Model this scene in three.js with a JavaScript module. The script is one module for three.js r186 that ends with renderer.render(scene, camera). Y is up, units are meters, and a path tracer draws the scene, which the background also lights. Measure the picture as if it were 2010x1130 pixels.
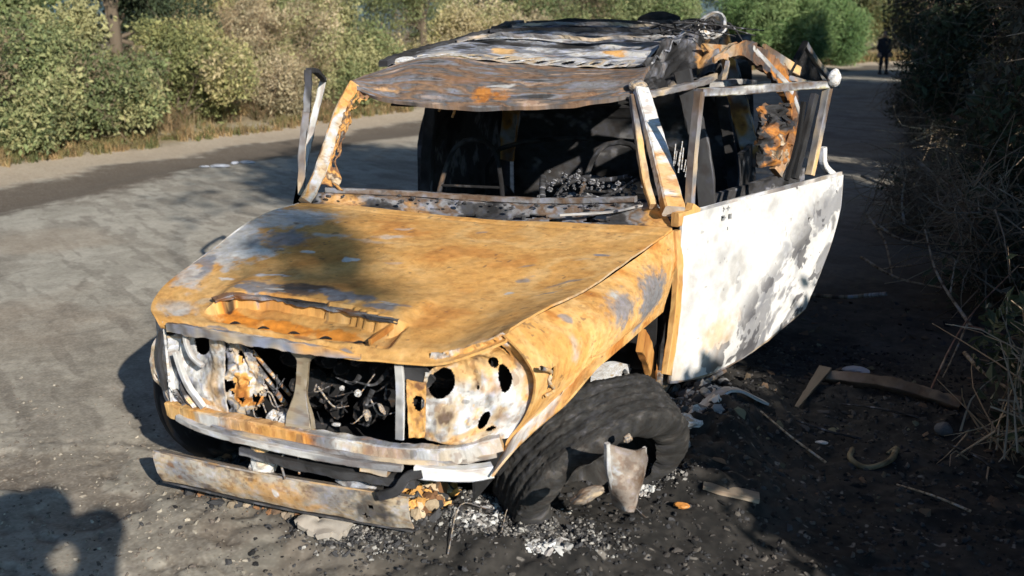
import * as THREE from 'three';
import { Sky } from 'three/addons/objects/Sky.js';
import { mergeGeometries } from 'three/addons/utils/BufferGeometryUtils.js';
import { MarchingCubes } from 'three/addons/objects/MarchingCubes.js';

// ---------- camera, sky, sun, exposure ----------
const scene = new THREE.Scene();
const camera = new THREE.PerspectiveCamera(31.24, 1024 / 576, 0.05, 3000);
camera.position.set(1.72, 1.845, 3.69);
camera.rotation.set(-0.247, 0.345, -0.015, 'YXZ');
camera.focus = 4.4; camera.userData.fStop = 3.2;
const SUN = new THREE.Vector3(0.66, 0.403, 0.633).normalize();
const sky = new Sky();
sky.name = 'sky'; sky.scale.setScalar(2000);
Object.assign(sky.userData, { kind: 'structure', label: 'pale clear daytime sky above the bushes' });
sky.material.uniforms.sunPosition.value.copy(SUN);
sky.material.uniforms.turbidity.value = 4;
sky.material.uniforms.rayleigh.value = 1.2;
sky.material.uniforms.mieCoefficient.value = 0.005;
scene.add(sky);
scene.environmentIntensity = 0.1;
const sun = new THREE.DirectionalLight(0xfff5e6, 4.9);
sun.position.copy(SUN).multiplyScalar(60); sun.target.position.set(0, 0, 0);
sun.castShadow = true; sun.shadow.radius = 1; sun.shadow.mapSize.set(4096, 4096);
Object.assign(sun.shadow.camera, { left: -30, right: 30, top: 30, bottom: -30, near: 1, far: 160 });
scene.add(sun, sun.target);
const renderer = new THREE.WebGLRenderer({ antialias: true });
renderer.toneMapping = THREE.LinearToneMapping;
renderer.toneMappingExposure = 1.32;
renderer.shadowMap.enabled = true;

// ---------- noise and small helpers ----------
const G = 0.12;                                   // level of the ground round the car
const clamp = (x, a = 0, b = 1) => Math.min(b, Math.max(a, x));
const lerp = (a, b, t) => a + (b - a) * t;
const sstep = (a, b, x) => { const t = clamp((x - a) / (b - a)); return t * t * (3 - 2 * t); };
const mixc = (a, b, t) => [a[0] + (b[0] - a[0]) * t, a[1] + (b[1] - a[1]) * t, a[2] + (b[2] - a[2]) * t];
function rng(seed) { let s = seed | 0; return () => { s = (s + 0x6d2b79f5) | 0; let t = Math.imul(s ^ (s >>> 15), 1 | s); t = (t + Math.imul(t ^ (t >>> 7), 61 | t)) ^ t; return ((t ^ (t >>> 14)) >>> 0) / 4294967296; }; }
const h2 = (x, y, s) => { let h = Math.imul(x, 374761393) + Math.imul(y, 668265263) + Math.imul(s, 1274126177); h = Math.imul(h ^ (h >>> 13), 1274126177); return ((h ^ (h >>> 16)) >>> 0) / 4294967296; };
function vn(x, y, s) { const i = Math.floor(x), j = Math.floor(y); let u = x - i, v = y - j; u = u * u * (3 - 2 * u); v = v * v * (3 - 2 * v); const a = h2(i, j, s), b = h2(i + 1, j, s), c = h2(i, j + 1, s), d = h2(i + 1, j + 1, s); return a + (b - a) * u + (c - a) * v + (a - b - c + d) * u * v; }
function fbm(x, y, s, o = 4) { let a = 0, w = 0.5, t = 0; for (let k = 0; k < o; k++) { a += w * vn(x, y, s + k * 17); t += w; w *= 0.5; x = x * 2.03 + 5.1; y = y * 2.03 + 1.7; } return a / t; }
const ridge = (x, y, s, o = 3) => { let a = 0, w = 0.5, t = 0; for (let k = 0; k < o; k++) { a += w * (1 - Math.abs(2 * vn(x, y, s + k * 13) - 1)); t += w; w *= 0.5; x *= 2.1; y *= 2.1; } return a / t; };
const n3 = (x, y, z, s) => (vn(x + z * 0.7, y + z * 1.3, s) + vn(y - x * 0.6, z + x * 0.8, s + 7) + vn(z + 3.1, x - y * 0.4, s + 19)) / 3;
const used = {};
function named(o, name) { const k = used[name] = (used[name] ?? -1) + 1; o.name = k ? name + '_' + String(k).padStart(3, '0') : name; return o; }
function tag(o, label, category, group, kind) { Object.assign(o.userData, { label, category }); if (group) o.userData.group = group; if (kind) o.userData.kind = kind; return o; }
function base(name, p = [0, 0, 0], parent = scene) { const g = new THREE.Group(); if (parent === scene) named(g, name); else g.name = name; g.position.set(...p); parent.add(g); return g; }
function put(name, geo, mat, parent = scene) {
  const m = new THREE.Mesh(geo, mat); m.castShadow = m.receiveShadow = true;
  if (parent === scene) named(m, name); else m.name = name;
  parent.add(m); return m;
}
const sub = (a, b) => [a[0] - b[0], a[1] - b[1], a[2] - b[2]];
const addv = (a, b, k = 1) => [a[0] + b[0] * k, a[1] + b[1] * k, a[2] + b[2] * k];
const crs = (a, b) => [a[1] * b[2] - a[2] * b[1], a[2] * b[0] - a[0] * b[2], a[0] * b[1] - a[1] * b[0]];
const len = (a) => Math.hypot(...a);
const nrm = (a) => { const l = len(a) || 1; return [a[0] / l, a[1] / l, a[2] / l]; };
// arc-length curve through points
function curve(p) {
  if (p.length === 2) return (t) => addv(p[0], sub(p[1], p[0]), t);
  const o = [], q = [addv(p[0], sub(p[0], p[1])), ...p, addv(p[p.length - 1], sub(p[p.length - 1], p[p.length - 2]))];
  for (let i = 0; i < p.length - 1; i++) for (let k = 0; k < 12; k++) { const t = k / 12, [a, b, c, d] = q.slice(i, i + 4); o.push([0, 1, 2].map((j) => 0.5 * (2 * b[j] + (c[j] - a[j]) * t + (2 * a[j] - 5 * b[j] + 4 * c[j] - d[j]) * t * t + (3 * b[j] - a[j] - 3 * c[j] + d[j]) * t * t * t))); }
  o.push(p[p.length - 1]);
  const s = [0]; for (let i = 1; i < o.length; i++) s.push(s[i - 1] + len(sub(o[i], o[i - 1])));
  return (t) => { const w = clamp(t) * s[s.length - 1]; let i = 1; while (i < s.length - 1 && s[i] < w) i++; return addv(o[i - 1], sub(o[i], o[i - 1]), (w - s[i - 1]) / (s[i] - s[i - 1] || 1)); };
}
function coons(P) {
  const b = curve(P.b), t = curve(P.t), l = curve(P.l), r = curve(P.r), c00 = b(0), c10 = b(1), c01 = t(0), c11 = t(1);
  return (u, v) => { const B = b(u), T = t(u), L = l(v), R = r(v); return [0, 1, 2].map((j) => (1 - v) * B[j] + v * T[j] + (1 - u) * L[j] + u * R[j] - ((1 - u) * (1 - v) * c00[j] + u * (1 - v) * c10[j] + (1 - u) * v * c01[j] + u * v * c11[j])); };
}
// a sheet of thickness th over a grid of points; cells where hole(u,v) is true are left open; disp moves points along the normal
function slab(f, nu, nv, th, { hole, disp, flip } = {}) {
  const W = nu + 1, pts = [], nor = [];
  for (let j = 0; j <= nv; j++) for (let i = 0; i <= nu; i++) pts.push(f(i / nu, j / nv));
  const normals = () => { for (let j = 0; j <= nv; j++) for (let i = 0; i <= nu; i++) { const a = sub(pts[j * W + Math.min(nu, i + 1)], pts[j * W + Math.max(0, i - 1)]), b = sub(pts[Math.min(nv, j + 1) * W + i], pts[Math.max(0, j - 1) * W + i]); let n = nrm(crs(a, b)); if (flip) n = n.map((x) => -x); nor[j * W + i] = n; } };
  normals();
  if (disp) { for (let k = 0; k < pts.length; k++) pts[k] = addv(pts[k], nor[k], disp((k % W) / nu, Math.floor(k / W) / nv, pts[k])); normals(); }
  const pos = [], uv = [], idx = [], N = pts.length;
  for (const side of [0, 1]) for (let k = 0; k < N; k++) { const p = side ? addv(pts[k], nor[k], -th) : pts[k]; pos.push(...p); uv.push((k % W) / nu, Math.floor(k / W) / nv); }
  const on = (i, j) => i >= 0 && j >= 0 && i < nu && j < nv && !(hole && hole((i + 0.5) / nu, (j + 0.5) / nv));
  const nn = []; for (const side of [0, 1]) for (let k = 0; k < N; k++) nn.push(...(side ? nor[k].map((x) => -x) : nor[k]));
  const tri = (a, b, c, d, rev) => (rev ? idx.push(a, c, b, a, d, c) : idx.push(a, b, c, a, c, d));
  const wall = (k1, k2) => { const s = pos.length / 3; const e = nrm(crs(sub(pts[k2], pts[k1]), nor[k1])); for (const k of [k1, k2, k2 + N, k1 + N]) { pos.push(pos[k * 3], pos[k * 3 + 1], pos[k * 3 + 2]); uv.push(uv[k * 2], uv[k * 2 + 1]); nn.push(...e); } tri(s, s + 3, s + 2, s + 1, flip); };
  for (let j = 0; j < nv; j++) for (let i = 0; i < nu; i++) if (on(i, j)) {
    const a = j * W + i, b = a + 1, c = a + W + 1, d = a + W;
    tri(a, b, c, d, flip); tri(a + N, b + N, c + N, d + N, !flip);
    if (!on(i, j - 1)) wall(a, b); if (!on(i + 1, j)) wall(b, c); if (!on(i, j + 1)) wall(c, d); if (!on(i - 1, j)) wall(d, a);
  }
  const g = new THREE.BufferGeometry();
  g.setAttribute('position', new THREE.Float32BufferAttribute(pos, 3)); g.setAttribute('normal', new THREE.Float32BufferAttribute(nn, 3)); g.setAttribute('uv', new THREE.Float32BufferAttribute(uv, 2)); g.setIndex(idx);
  return g;
}
// a bent bar: cross-section polygon w x h swept along points; up gives the direction of h
function bar(pts, w, h, up = [0, 1, 0], { n = 0, wob = 0, seed = 1, round = 0.12, taper } = {}) {
  const c = curve(pts), m = n || Math.max(4, pts.length * 5), ring = [];
  const rr = round * Math.min(w, h); for (const [sx, sy] of [[1, 1], [-1, 1], [-1, -1], [1, -1]]) { const a = [sx * w / 2, sy * h / 2]; const q = sx * sy > 0; ring.push(q ? [a[0], a[1] - sy * rr] : [a[0] - sx * rr, a[1]], q ? [a[0] - sx * rr, a[1]] : [a[0], a[1] - sy * rr]); }
  const pos = [], uv = [], idx = [], K = ring.length, L = pts.reduce((s, p, i) => s + (i ? len(sub(p, pts[i - 1])) : 0), 0);
  for (let j = 0; j <= m; j++) {
    const t = j / m, p = c(t), d = nrm(sub(c(Math.min(1, t + 0.01)), c(Math.max(0, t - 0.01)))), x = nrm(crs(up, d)), y = nrm(crs(d, x)), k = taper ? taper(t) : 1;
    for (let i = 0; i <= K; i++) { const [a, b] = ring[i % K]; const q = wob ? 1 + wob * (fbm(t * L * 25 + i * 0.3, i * 0.7, seed, 2) - 0.5) * 2 : 1; pos.push(...[0, 1, 2].map((e) => p[e] + (x[e] * a + y[e] * b) * k * q)); uv.push(i / K * 2 * (w + h), t * L * 0.35); }
  }
  for (let j = 0; j < m; j++) for (let i = 0; i < K; i++) { const a = j * (K + 1) + i, b = a + 1, cc = a + K + 2, dd = a + K + 1; idx.push(a, b, cc, a, cc, dd); }
  for (const e of [0, m]) { const s = pos.length / 3; for (let i = 0; i < K; i++) { const o = (e * (K + 1) + i) * 3; pos.push(pos[o], pos[o + 1], pos[o + 2]); uv.push(0.01 * i, 0); } for (let i = 1; i < K - 1; i++) e ? idx.push(s, s + i, s + i + 1) : idx.push(s, s + i + 1, s + i); }
  const g = new THREE.BufferGeometry(); g.setAttribute('position', new THREE.Float32BufferAttribute(pos, 3)); g.setAttribute('uv', new THREE.Float32BufferAttribute(uv, 2)); g.setIndex(idx);
  const f = g.toNonIndexed(); f.computeVertexNormals(); return round > 0.3 ? (g.computeVertexNormals(), g.toNonIndexed()) : f;
}
function tube(pts, r0, r1 = r0, sides = 6, n = 0) {
  const c = curve(pts), m = n || pts.length * 4, pos = [], uv = [], idx = []; let up = [0.3, 0.9, 0.2];
  for (let j = 0; j <= m; j++) { const t = j / m, p = c(t), d = nrm(sub(c(Math.min(1, t + 0.02)), c(Math.max(0, t - 0.02)))), x = nrm(crs(up, d)), y = nrm(crs(d, x)), r = lerp(r0, r1, t); for (let i = 0; i <= sides; i++) { const a = i / sides * 6.2832; pos.push(...[0, 1, 2].map((e) => p[e] + r * (x[e] * Math.cos(a) + y[e] * Math.sin(a)))); uv.push(i / sides * 0.1, t); } }
  for (let j = 0; j < m; j++) for (let i = 0; i < sides; i++) { const a = j * (sides + 1) + i; idx.push(a, a + 1, a + sides + 2, a, a + sides + 2, a + sides + 1); }
  const g = new THREE.BufferGeometry(); g.setAttribute('position', new THREE.Float32BufferAttribute(pos, 3)); g.setAttribute('uv', new THREE.Float32BufferAttribute(uv, 2)); g.setIndex(idx); g.computeVertexNormals(); return g.toNonIndexed();
}
const merge = (a) => mergeGeometries(a.map((g) => { const h = g.index ? g.toNonIndexed() : g; for (const k of Object.keys(h.attributes)) if (!['position', 'normal', 'uv'].includes(k)) h.deleteAttribute(k); return h; }));
// a lumpy rock-like body
function lump(r, seed, rough = 0.35, detail = 2, squash = [1, 1, 1]) {
  const g = new THREE.IcosahedronGeometry(1, detail), p = g.attributes.position;
  for (let i = 0; i < p.count; i++) { const x = p.getX(i), y = p.getY(i), z = p.getZ(i), k = r * (1 + rough * 2 * (n3(x * 1.7 + 9, y * 1.7 + 4, z * 1.7, seed) - 0.5) + rough * 0.8 * (n3(x * 4.1, y * 4.1, z * 4.1, seed + 3) - 0.5)); p.setXYZ(i, x * k * squash[0], y * k * squash[1], z * k * squash[2]); }
  g.computeVertexNormals(); return g;
}
const moved = (g, [x, y, z], rx = 0, ry = 0, rz = 0) => { g.applyMatrix4(new THREE.Matrix4().makeRotationFromEuler(new THREE.Euler(rx, ry, rz, 'YXZ')).setPosition(x, y, z)); return g; };

// ---------- colours and painted metal ----------
const C = {
  rust: [0.58, 0.305, 0.085], rustD: [0.42, 0.165, 0.03], rustY: [0.62, 0.375, 0.14], rustB: [0.22, 0.11, 0.05], tan: [0.46, 0.36, 0.24],
  white: [0.64, 0.64, 0.625], ash: [0.46, 0.455, 0.44], grey: [0.19, 0.19, 0.2], blue: [0.19, 0.205, 0.24], soot: [0.042, 0.042, 0.045], black: [0.008, 0.008, 0.009], brown: [0.13, 0.085, 0.055], pink: [0.42, 0.30, 0.22], orange: [0.60, 0.215, 0.022],
};
const toS = (x) => { x = clamp(x); return Math.round(255 * (x <= 0.0031308 ? 12.92 * x : 1.055 * Math.pow(x, 1 / 2.4) - 0.055)); };
function texture(w, h, fn, linear) {
  const d = new Uint8Array(w * h * 4);
  for (let j = 0; j < h; j++) for (let i = 0; i < w; i++) { const c = fn((i + 0.5) / w, (j + 0.5) / h), o = (j * w + i) * 4; for (let k = 0; k < 3; k++) d[o + k] = linear ? clamp(c[k]) * 255 : toS(c[k]); d[o + 3] = 255; }
  const t = new THREE.DataTexture(d, w, h); t.magFilter = THREE.LinearFilter; t.minFilter = THREE.LinearMipmapLinearFilter; t.generateMipmaps = true; t.wrapS = t.wrapT = THREE.RepeatWrapping; if (!linear) t.colorSpace = THREE.SRGBColorSpace; t.needsUpdate = true; return t;
}
const pitTex = texture(256, 256, (u, v) => { const P = (x, y, f, s) => { const a = vn(x * f, y * f, s), b = vn((x - 1) * f, y * f, s), c = vn(x * f, (y - 1) * f, s), d = vn((x - 1) * f, (y - 1) * f, s); return lerp(lerp(a, b, x), lerp(c, d, x), y); }; const k = 0.5 * P(u, v, 12, 3) + 0.3 * P(u, v, 31, 9) + 0.2 * P(u, v, 80, 5); return [k, k, k]; }, true);
// stops: colours along a noise value; patches: [u, v, ru, rv, turn, colour, strength, softness]
function metal(size, W, H, seed, stops, patches = [], { freq = 5, speck = 0.5, rough = 0.85, streak = 1, bump = 0.0012, dark = 0.2, bars, extra, flake = 0.6 } = {}) {
  const [tw, thh] = Array.isArray(size) ? size : [size, size];
  const map = texture(tw, thh, (u, v) => {
    const x = u * W, y = v * H;
    let n = fbm(x * freq, y * freq * (bars ? 0.35 : streak), seed, 5); n = clamp((n - 0.5) * 1.9 + 0.5);
    let c = stops[0][1];
    for (let i = 1; i < stops.length; i++) c = mixc(c, C[stops[i][1]] ?? stops[i][1], sstep(stops[i - 1][0], stops[i][0], n)), i;
    c = typeof c === 'string' ? C[c] : c;
    const wx = (fbm(x * 9, y * 9, seed + 40, 3) - 0.5), wy = (fbm(x * 9 + 7, y * 9, seed + 50, 3) - 0.5), fine = fbm(x * 38, y * 38, seed + 60, 3) - 0.5;
    for (const [pu, pv, ru, rv, rot, col, str, soft] of patches) {
      const dx = (u - pu) * W + wx * 0.09, dy = (v - pv) * H + wy * 0.09, ca = Math.cos(rot), sa = Math.sin(rot);
      const r = Math.hypot((dx * ca + dy * sa) / (ru * W), (-dx * sa + dy * ca) / (rv * H));
      if (r < 2) c = mixc(c, C[col], str * (1 - sstep(1 - soft, 1 + soft * 0.3, r + fine * 0.9)));
    }
    { const fl = fbm(x * 55, y * 55, seed + 70, 3), fs = fbm(x * 17, y * 17, seed + 71, 3); if (flake) { c = mixc(c, [c[0] * 0.62, c[1] * 0.5, c[2] * 0.45], flake * sstep(0.585, 0.63, fl * 0.65 + fs * 0.35)); c = mixc(c, [c[0] * 1.16, c[1] * 1.22, c[2] * 1.5], flake * sstep(0.43, 0.39, fl * 0.6 + fs * 0.4)); } }
    if (extra) c = extra(u, v, c, fine);
    const g = 1 + dark * 2 * (fbm(x * 48, y * 48, seed + 80, 4) - 0.5) + 0.16 * (h2(Math.floor(u * tw), Math.floor(v * thh), seed) - 0.5);
    const sp = vn(x * 70, y * 70, seed + 90) * vn(x * 23, y * 23, seed + 91);
    if (sp > 0.62) c = mixc(c, C.soot, speck * sstep(0.62, 0.75, sp));
    return [c[0] * g, c[1] * g, c[2] * g];
  });
  const b = pitTex.clone(); b.repeat.set(bars ? 4 : W / 0.25, bars ? 4 : H / 0.25); if (bars) map.repeat.set(1 / W, 1 / (0.35 * H)); b.needsUpdate = true;
  return new THREE.MeshStandardMaterial({ map, bumpMap: b, bumpScale: bump, roughness: rough, metalness: 0, side: THREE.DoubleSide });
}
const S = (a) => a.map(([k, c]) => [k, c]);
const stopsRust = S([[0, C.rustD], [0.28, 'rust'], [0.6, 'rustY'], [0.95, 'rust']]);
const M = {};
M.soot = metal(256, 1, 1, 3, S([[0, C.black], [0.5, 'soot'], [0.75, 'soot'], [0.95, 'grey']]), [], { freq: 9, rough: 0.95 });
M.char = metal(256, 1, 1, 5, S([[0, C.black], [0.6, 'black'], [0.8, 'soot'], [1, 'brown']]), [], { freq: 12, rough: 1 });
M.dark = metal(256, 1, 1, 6, S([[0, [0.01, 0.01, 0.011]], [0.7, 'black'], [1, 'soot']]), [], { freq: 12, rough: 1 });
M.mixed = metal(256, 1, 1, 7, S([[0, C.soot], [0.3, 'grey'], [0.5, 'rustB'], [0.62, 'rust'], [0.8, 'ash'], [0.95, 'grey']]), [], { freq: 9 });
M.greyrust = metal(256, 1, 1, 8, S([[0, C.brown], [0.3, 'grey'], [0.6, 'tan'], [0.8, 'grey'], [1, 'rust']]), [], { freq: 7 });
M.pale = metal(256, 1, 1, 9, S([[0, C.grey], [0.25, 'ash'], [0.5, 'white'], [0.75, 'ash'], [0.95, 'tan']]), [], { freq: 7 });
M.rust = metal(256, 1, 1, 10, stopsRust, [], { freq: 7 });
M.rustDeep = metal(256, 1, 1, 11, S([[0, C.rustB], [0.25, 'rustD'], [0.6, 'rust'], [0.9, 'rustD']]), [], { freq: 8 });
M.tan = metal(256, 1, 1, 12, S([[0, C.brown], [0.25, 'greyish'], [0.5, 'tan'], [0.8, 'rustY'], [1, 'tan']].map(([a, b]) => [a, b === 'greyish' ? 'grey' : b])), [], { freq: 6 });
M.whiteChalk = metal(256, 1, 1, 13, S([[0, C.ash], [0.4, 'white'], [0.8, 'white'], [1, 'tan']]), [], { freq: 6, speck: 0.3 });

// ---------- ground: one grid, divided into road, track, shoulder, verge and burnt earth ----------
const edgePts = [[14, -7.6], [-2, -9.1], [-7, -9.45], [-9.6, -9.0], [-13.1, -8.45], [-22, -7.1], [-34, -4.4], [-42, -0.6], [-50, 5], [-70, 20]];
function edgeX(z) { for (let i = 1; i < edgePts.length; i++) if (z >= edgePts[i][0]) { const a = edgePts[i - 1], b = edgePts[i]; return lerp(b[1], a[1], sstep(0, 1, (z - b[0]) / (a[0] - b[0])) * 0.5 + 0.5 * (z - b[0]) / (a[0] - b[0])); } return 20; }
const gd = (x, z) => (x - edgeX(z)) / (z < -20 ? 1.25 : 1);
const burnt = (x, z) => {                                            // 1 on the scorched patch
  const n = (fbm(x * 1.6, z * 1.6, 21, 4) - 0.5) * 1.1;
  const a = sstep(1.25, 0.75, Math.hypot((x - 0.9) / 1.75, (z + 0.7) / 2.1) + n * 0.45);
  const b = sstep(0.2, 0.9, (x - 1.2) * 0.8 - (z - 0.2) * 0.35 + n) * sstep(2.6, 1.4, Math.abs(z - 0.2) * 0.5);
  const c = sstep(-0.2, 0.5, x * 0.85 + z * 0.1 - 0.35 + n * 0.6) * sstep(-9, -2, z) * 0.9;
  return Math.max(a, b * 0.9, c);
};
const mounds = [[1.12, -0.5, 0.35, 0.13], [1.2, -0.95, 0.4, 0.08], [0.45, 0.75, 0.4, 0.07], [0.1, 0.62, 0.35, 0.06], [-0.3, 0.75, 0.4, 0.05], [1.2, 0.12, 0.3, 0.10], [1.15, -0.25, 0.4, 0.09], [0.95, 0.55, 0.3, 0.05], [1.8, -1.1, 0.5, 0.05], [2.0, -0.6, 0.5, 0.05], [0.7, 0.95, 0.25, 0.03], [0.6, -1.5, 0.8, 0.06]];
function groundY(x, z) {
  let y = G; const d = gd(x, z), near = sstep(14, 2, Math.hypot(x - 0.5, z - 0.5));
  y += (fbm(x * 0.45, z * 0.45, 31, 3) - 0.5) * 0.06 * sstep(3, 8, Math.hypot(x, z));
  if (near > 0) y += near * ((fbm(x * 3, z * 3, 33, 4) - 0.5) * 0.012 + (fbm(x * 14, z * 14, 34, 3) - 0.5) * 0.006 + (fbm(x * 40, z * 40, 35, 2) - 0.5) * 0.004);
  if (z > -0.4 && x < 1) { const q = fbm(x * 3.2, z * 3.2, 47, 4); y += near * sstep(-0.4, 0.3, z + x * 0.2) * (0.010 * sstep(0.56, 0.48, q) - 0.010 * sstep(0.80, 0.9, ridge(x * 4 + fbm(x * 1.3, z * 1.3, 42, 5), z * 4, 52, 3))); }
  const b = burnt(x, z);
  if (b > 0.02 && near > 0) y += b * near * ((fbm(x * 9, z * 9, 36, 4) - 0.5) * 0.045 + (ridge(x * 5, z * 11, 37, 3) - 0.6) * 0.02);
  for (const [mx, mz, r, h] of mounds) { const q = Math.hypot(x - mx, z - mz) / r; if (q < 1.6) y += h * sstep(1.5, 0, q) * (0.6 + 0.8 * fbm(x * 12, z * 12, 38, 3)); }
  if (d < 1.2) y += sstep(1.2, -2.5, d) * 0.45;                        // bank under the left bushes
  y -= 0.05 * sstep(0.9, 0.2, Math.abs(d - 1.95));                      // worn track
  const rr = x - rightEdge(z); if (rr > 0) y += sstep(0, 2.5, rr) * 0.35 + (fbm(x * 2, z * 2, 39, 3) - 0.5) * 0.1 * sstep(0, 0.5, rr);
  return y;
}
function rightEdge(z) { return z > -3 ? 2.35 - 0.12 * (z + 3) * 0 : z > -12 ? 2.2 : z > -30 ? lerp(2.1, 2.2, (-12 - z) / 18) : lerp(2.2, 9, clamp((-30 - z) / 25)); }
const cracks = [[[-0.018,0.12,1.087], [0.015,0.12,0.879], [0.09,0.12,0.798], [0.132,0.12,0.705]], [[-0.863,0.12,0.923], [-0.737,0.12,0.75], [-0.531,0.12,0.751]], [[-2.878,0.12,-0.555], [-2.763,0.12,-0.9], [-2.452,0.12,-1.334]], [[-2.932,0.12,-0.959], [-3.879,0.12,-2.542], [-3.434,0.12,-2.579]], [[-4.32,0.12,-1.98], [-4.3,0.12,-2.572], [-3.551,0.12,-2.492]]];
const segD = (x, z, a, b) => { const dx = b[0] - a[0], dz = b[2] - a[2], t = clamp(((x - a[0]) * dx + (z - a[2]) * dz) / (dx * dx + dz * dz)); return Math.hypot(x - a[0] - dx * t, z - a[2] - dz * t); };
function groundC(x, z) {
  const d = gd(x, z) + (fbm(x * 0.9, z * 0.9, 41, 4) - 0.5) * 0.9;
  const f1 = fbm(x * 1.3, z * 1.3, 42, 5), f2 = fbm(x * 8, z * 8, 43, 4), f3 = fbm(x * 40, z * 40, 44, 3);
  const nx = x * 0.8 + z * 0.6, nz = -x * 0.6 + z * 0.8;
  const str = fbm(nx * 1.2, nz * 4, 45, 4);
  let c = mixc([0.335, 0.315, 0.265], [0.47, 0.445, 0.38], sstep(0.3, 0.7, f1 * 0.5 + f2 * 0.5));
  c = mixc(c, [0.17, 0.145, 0.115], 0.42 * sstep(0.53, 0.68, str)); { const s2 = fbm(nx * 3, nz * 14, 51, 3); c = mixc(c, [0.16, 0.14, 0.115], 0.45 * sstep(0.56, 0.7, s2)); }                          // darker silt
  c = mixc(c, [0.40, 0.33, 0.25], 0.5 * sstep(0.52, 0.7, fbm(x * 0.6 + 3, z * 0.6, 46, 4)));
  c = mixc(c, [0.092, 0.068, 0.048], 0.92 * sstep(1.0, 0.6, Math.abs(d - 2.0) + (f2 - 0.5) * 0.5));    // damp wheel track
  c = mixc(c, [0.46, 0.37, 0.27], 0.8 * sstep(1.35, 1.05, d) * sstep(-0.1, 0.3, d));       // dirt shoulder
  c = mixc(c, [0.27, 0.21, 0.12], sstep(0.35, -0.2, d));                                     // soil and litter under the bushes
  const b = burnt(x, z);
  if (b > 0) {
    let k = mixc([0.010, 0.0095, 0.009], [0.040, 0.036, 0.032], sstep(0.3, 0.75, f2 * 0.6 + f3 * 0.4));
    k = mixc(k, [0.06, 0.053, 0.046], 0.45 * sstep(0.55, 0.75, f1));
    c = mixc(c, k, b);
  }
  const rim = sstep(0.02, 0.35, b) * sstep(0.95, 0.5, b);
  if (rim > 0) { c = mixc(c, [0.14, 0.115, 0.09], rim * 0.6 * sstep(0.35, 0.65, f2)); }
  if (z > -0.3 && z < 2.5) {                                                             // broken crust at the near side
    const q = fbm(x * 3.2, z * 3.2, 47, 4);
    c = mixc(c, [0.19, 0.155, 0.12], 0.7 * sstep(0.47, 0.56, q) * (1 - b) * sstep(-0.3, 0.4, z + x * 0.3));
    { const cr = ridge(x * 4 + f1, z * 4, 52, 3); c = mixc(c, [0.11, 0.09, 0.07], 0.55 * sstep(0.80, 0.9, cr) * (1 - b) * sstep(-0.2, 0.5, z + x * 0.2)); c = mixc(c, [0.50, 0.455, 0.39], 0.35 * sstep(0.55, 0.7, fbm(x * 5.5, z * 5.5, 53, 4)) * (1 - b)); }
    const sc = vn(x * 55, z * 55, 48) * vn(x * 21, z * 21, 49); if (sc > 0.6) c = mixc(c, [0.42, 0.385, 0.34], 0.5 * sstep(0.6, 0.72, sc));
  }
  { const nb = sstep(3.4, 1.6, Math.hypot(x + 0.9, (z - 0.4) * 0.9) + (f1 - 0.5) * 1.6); c = mixc(c, [c[0] * 0.80, c[1] * 0.78, c[2] * 0.76], nb * (1 - b)); const gr = vn(x * 120, z * 120, 54); c = mixc(c, gr > 0.5 ? [0.44, 0.41, 0.36] : [0.12, 0.105, 0.09], 0.35 * Math.abs(gr - 0.5) * 2 * (1 - b)); }
  for (const cr of cracks) for (let i = 1; i < cr.length; i++) { const q = segD(x + (f2 - 0.5) * 0.12, z + (f1 - 0.5) * 0.15, cr[i - 1], cr[i]); if (q < 0.06) c = mixc(c, [0.10, 0.085, 0.07], 0.4 * sstep(0.03, 0.006, q) * sstep(0.35, 0.6, f2 * 0.5 + f1 * 0.5)); }
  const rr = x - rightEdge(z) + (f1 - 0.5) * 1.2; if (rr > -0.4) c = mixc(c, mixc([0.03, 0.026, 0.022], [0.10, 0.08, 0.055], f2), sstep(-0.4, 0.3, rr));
  const g = 0.82 + 0.36 * f3; return [c[0] * g, c[1] * g, c[2] * g];
}
const NEAR = [-3.4, -2.2, 3.0, 2.0], FAR = [-17, -62, 11, 6];          // x0 z0 x1 z1
const axis = (parts) => { const o = []; for (const [a, b, s] of parts) { const n = Math.max(1, Math.round((b - a) / s)); for (let i = 0; i < n; i++) o.push(a + (b - a) * i / n); } o.push(parts[parts.length - 1][1]); return o; };
const gx = axis([[-17, -8, 0.25], [-8, -3.4, 0.12], [-3.4, -1, 0.03], [-1, 2.2, 0.018], [2.2, 3, 0.04], [3, 11, 0.25]]);
const gz = axis([[-62, -20, 0.7], [-20, -10, 0.25], [-10, -2.2, 0.09], [-2.2, -0.6, 0.03], [-0.6, 1.35, 0.018], [1.35, 2, 0.05], [2, 6, 0.3]]);
const rectTex = (w, h, R) => { const t = texture(w, h, (u, v) => groundC(lerp(R[0], R[2], u), lerp(R[1], R[3], v))); t.wrapS = t.wrapT = THREE.ClampToEdgeWrapping; return t; };
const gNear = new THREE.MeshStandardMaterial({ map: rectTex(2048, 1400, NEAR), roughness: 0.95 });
const MID = [-10.5, -14, 3.6, -2.2 + 4.2];
const gMid = new THREE.MeshStandardMaterial({ map: rectTex(1500, 1700, MID), roughness: 0.95 });
const gFar = new THREE.MeshStandardMaterial({ map: rectTex(900, 1600, FAR), roughness: 0.97 });
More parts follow.
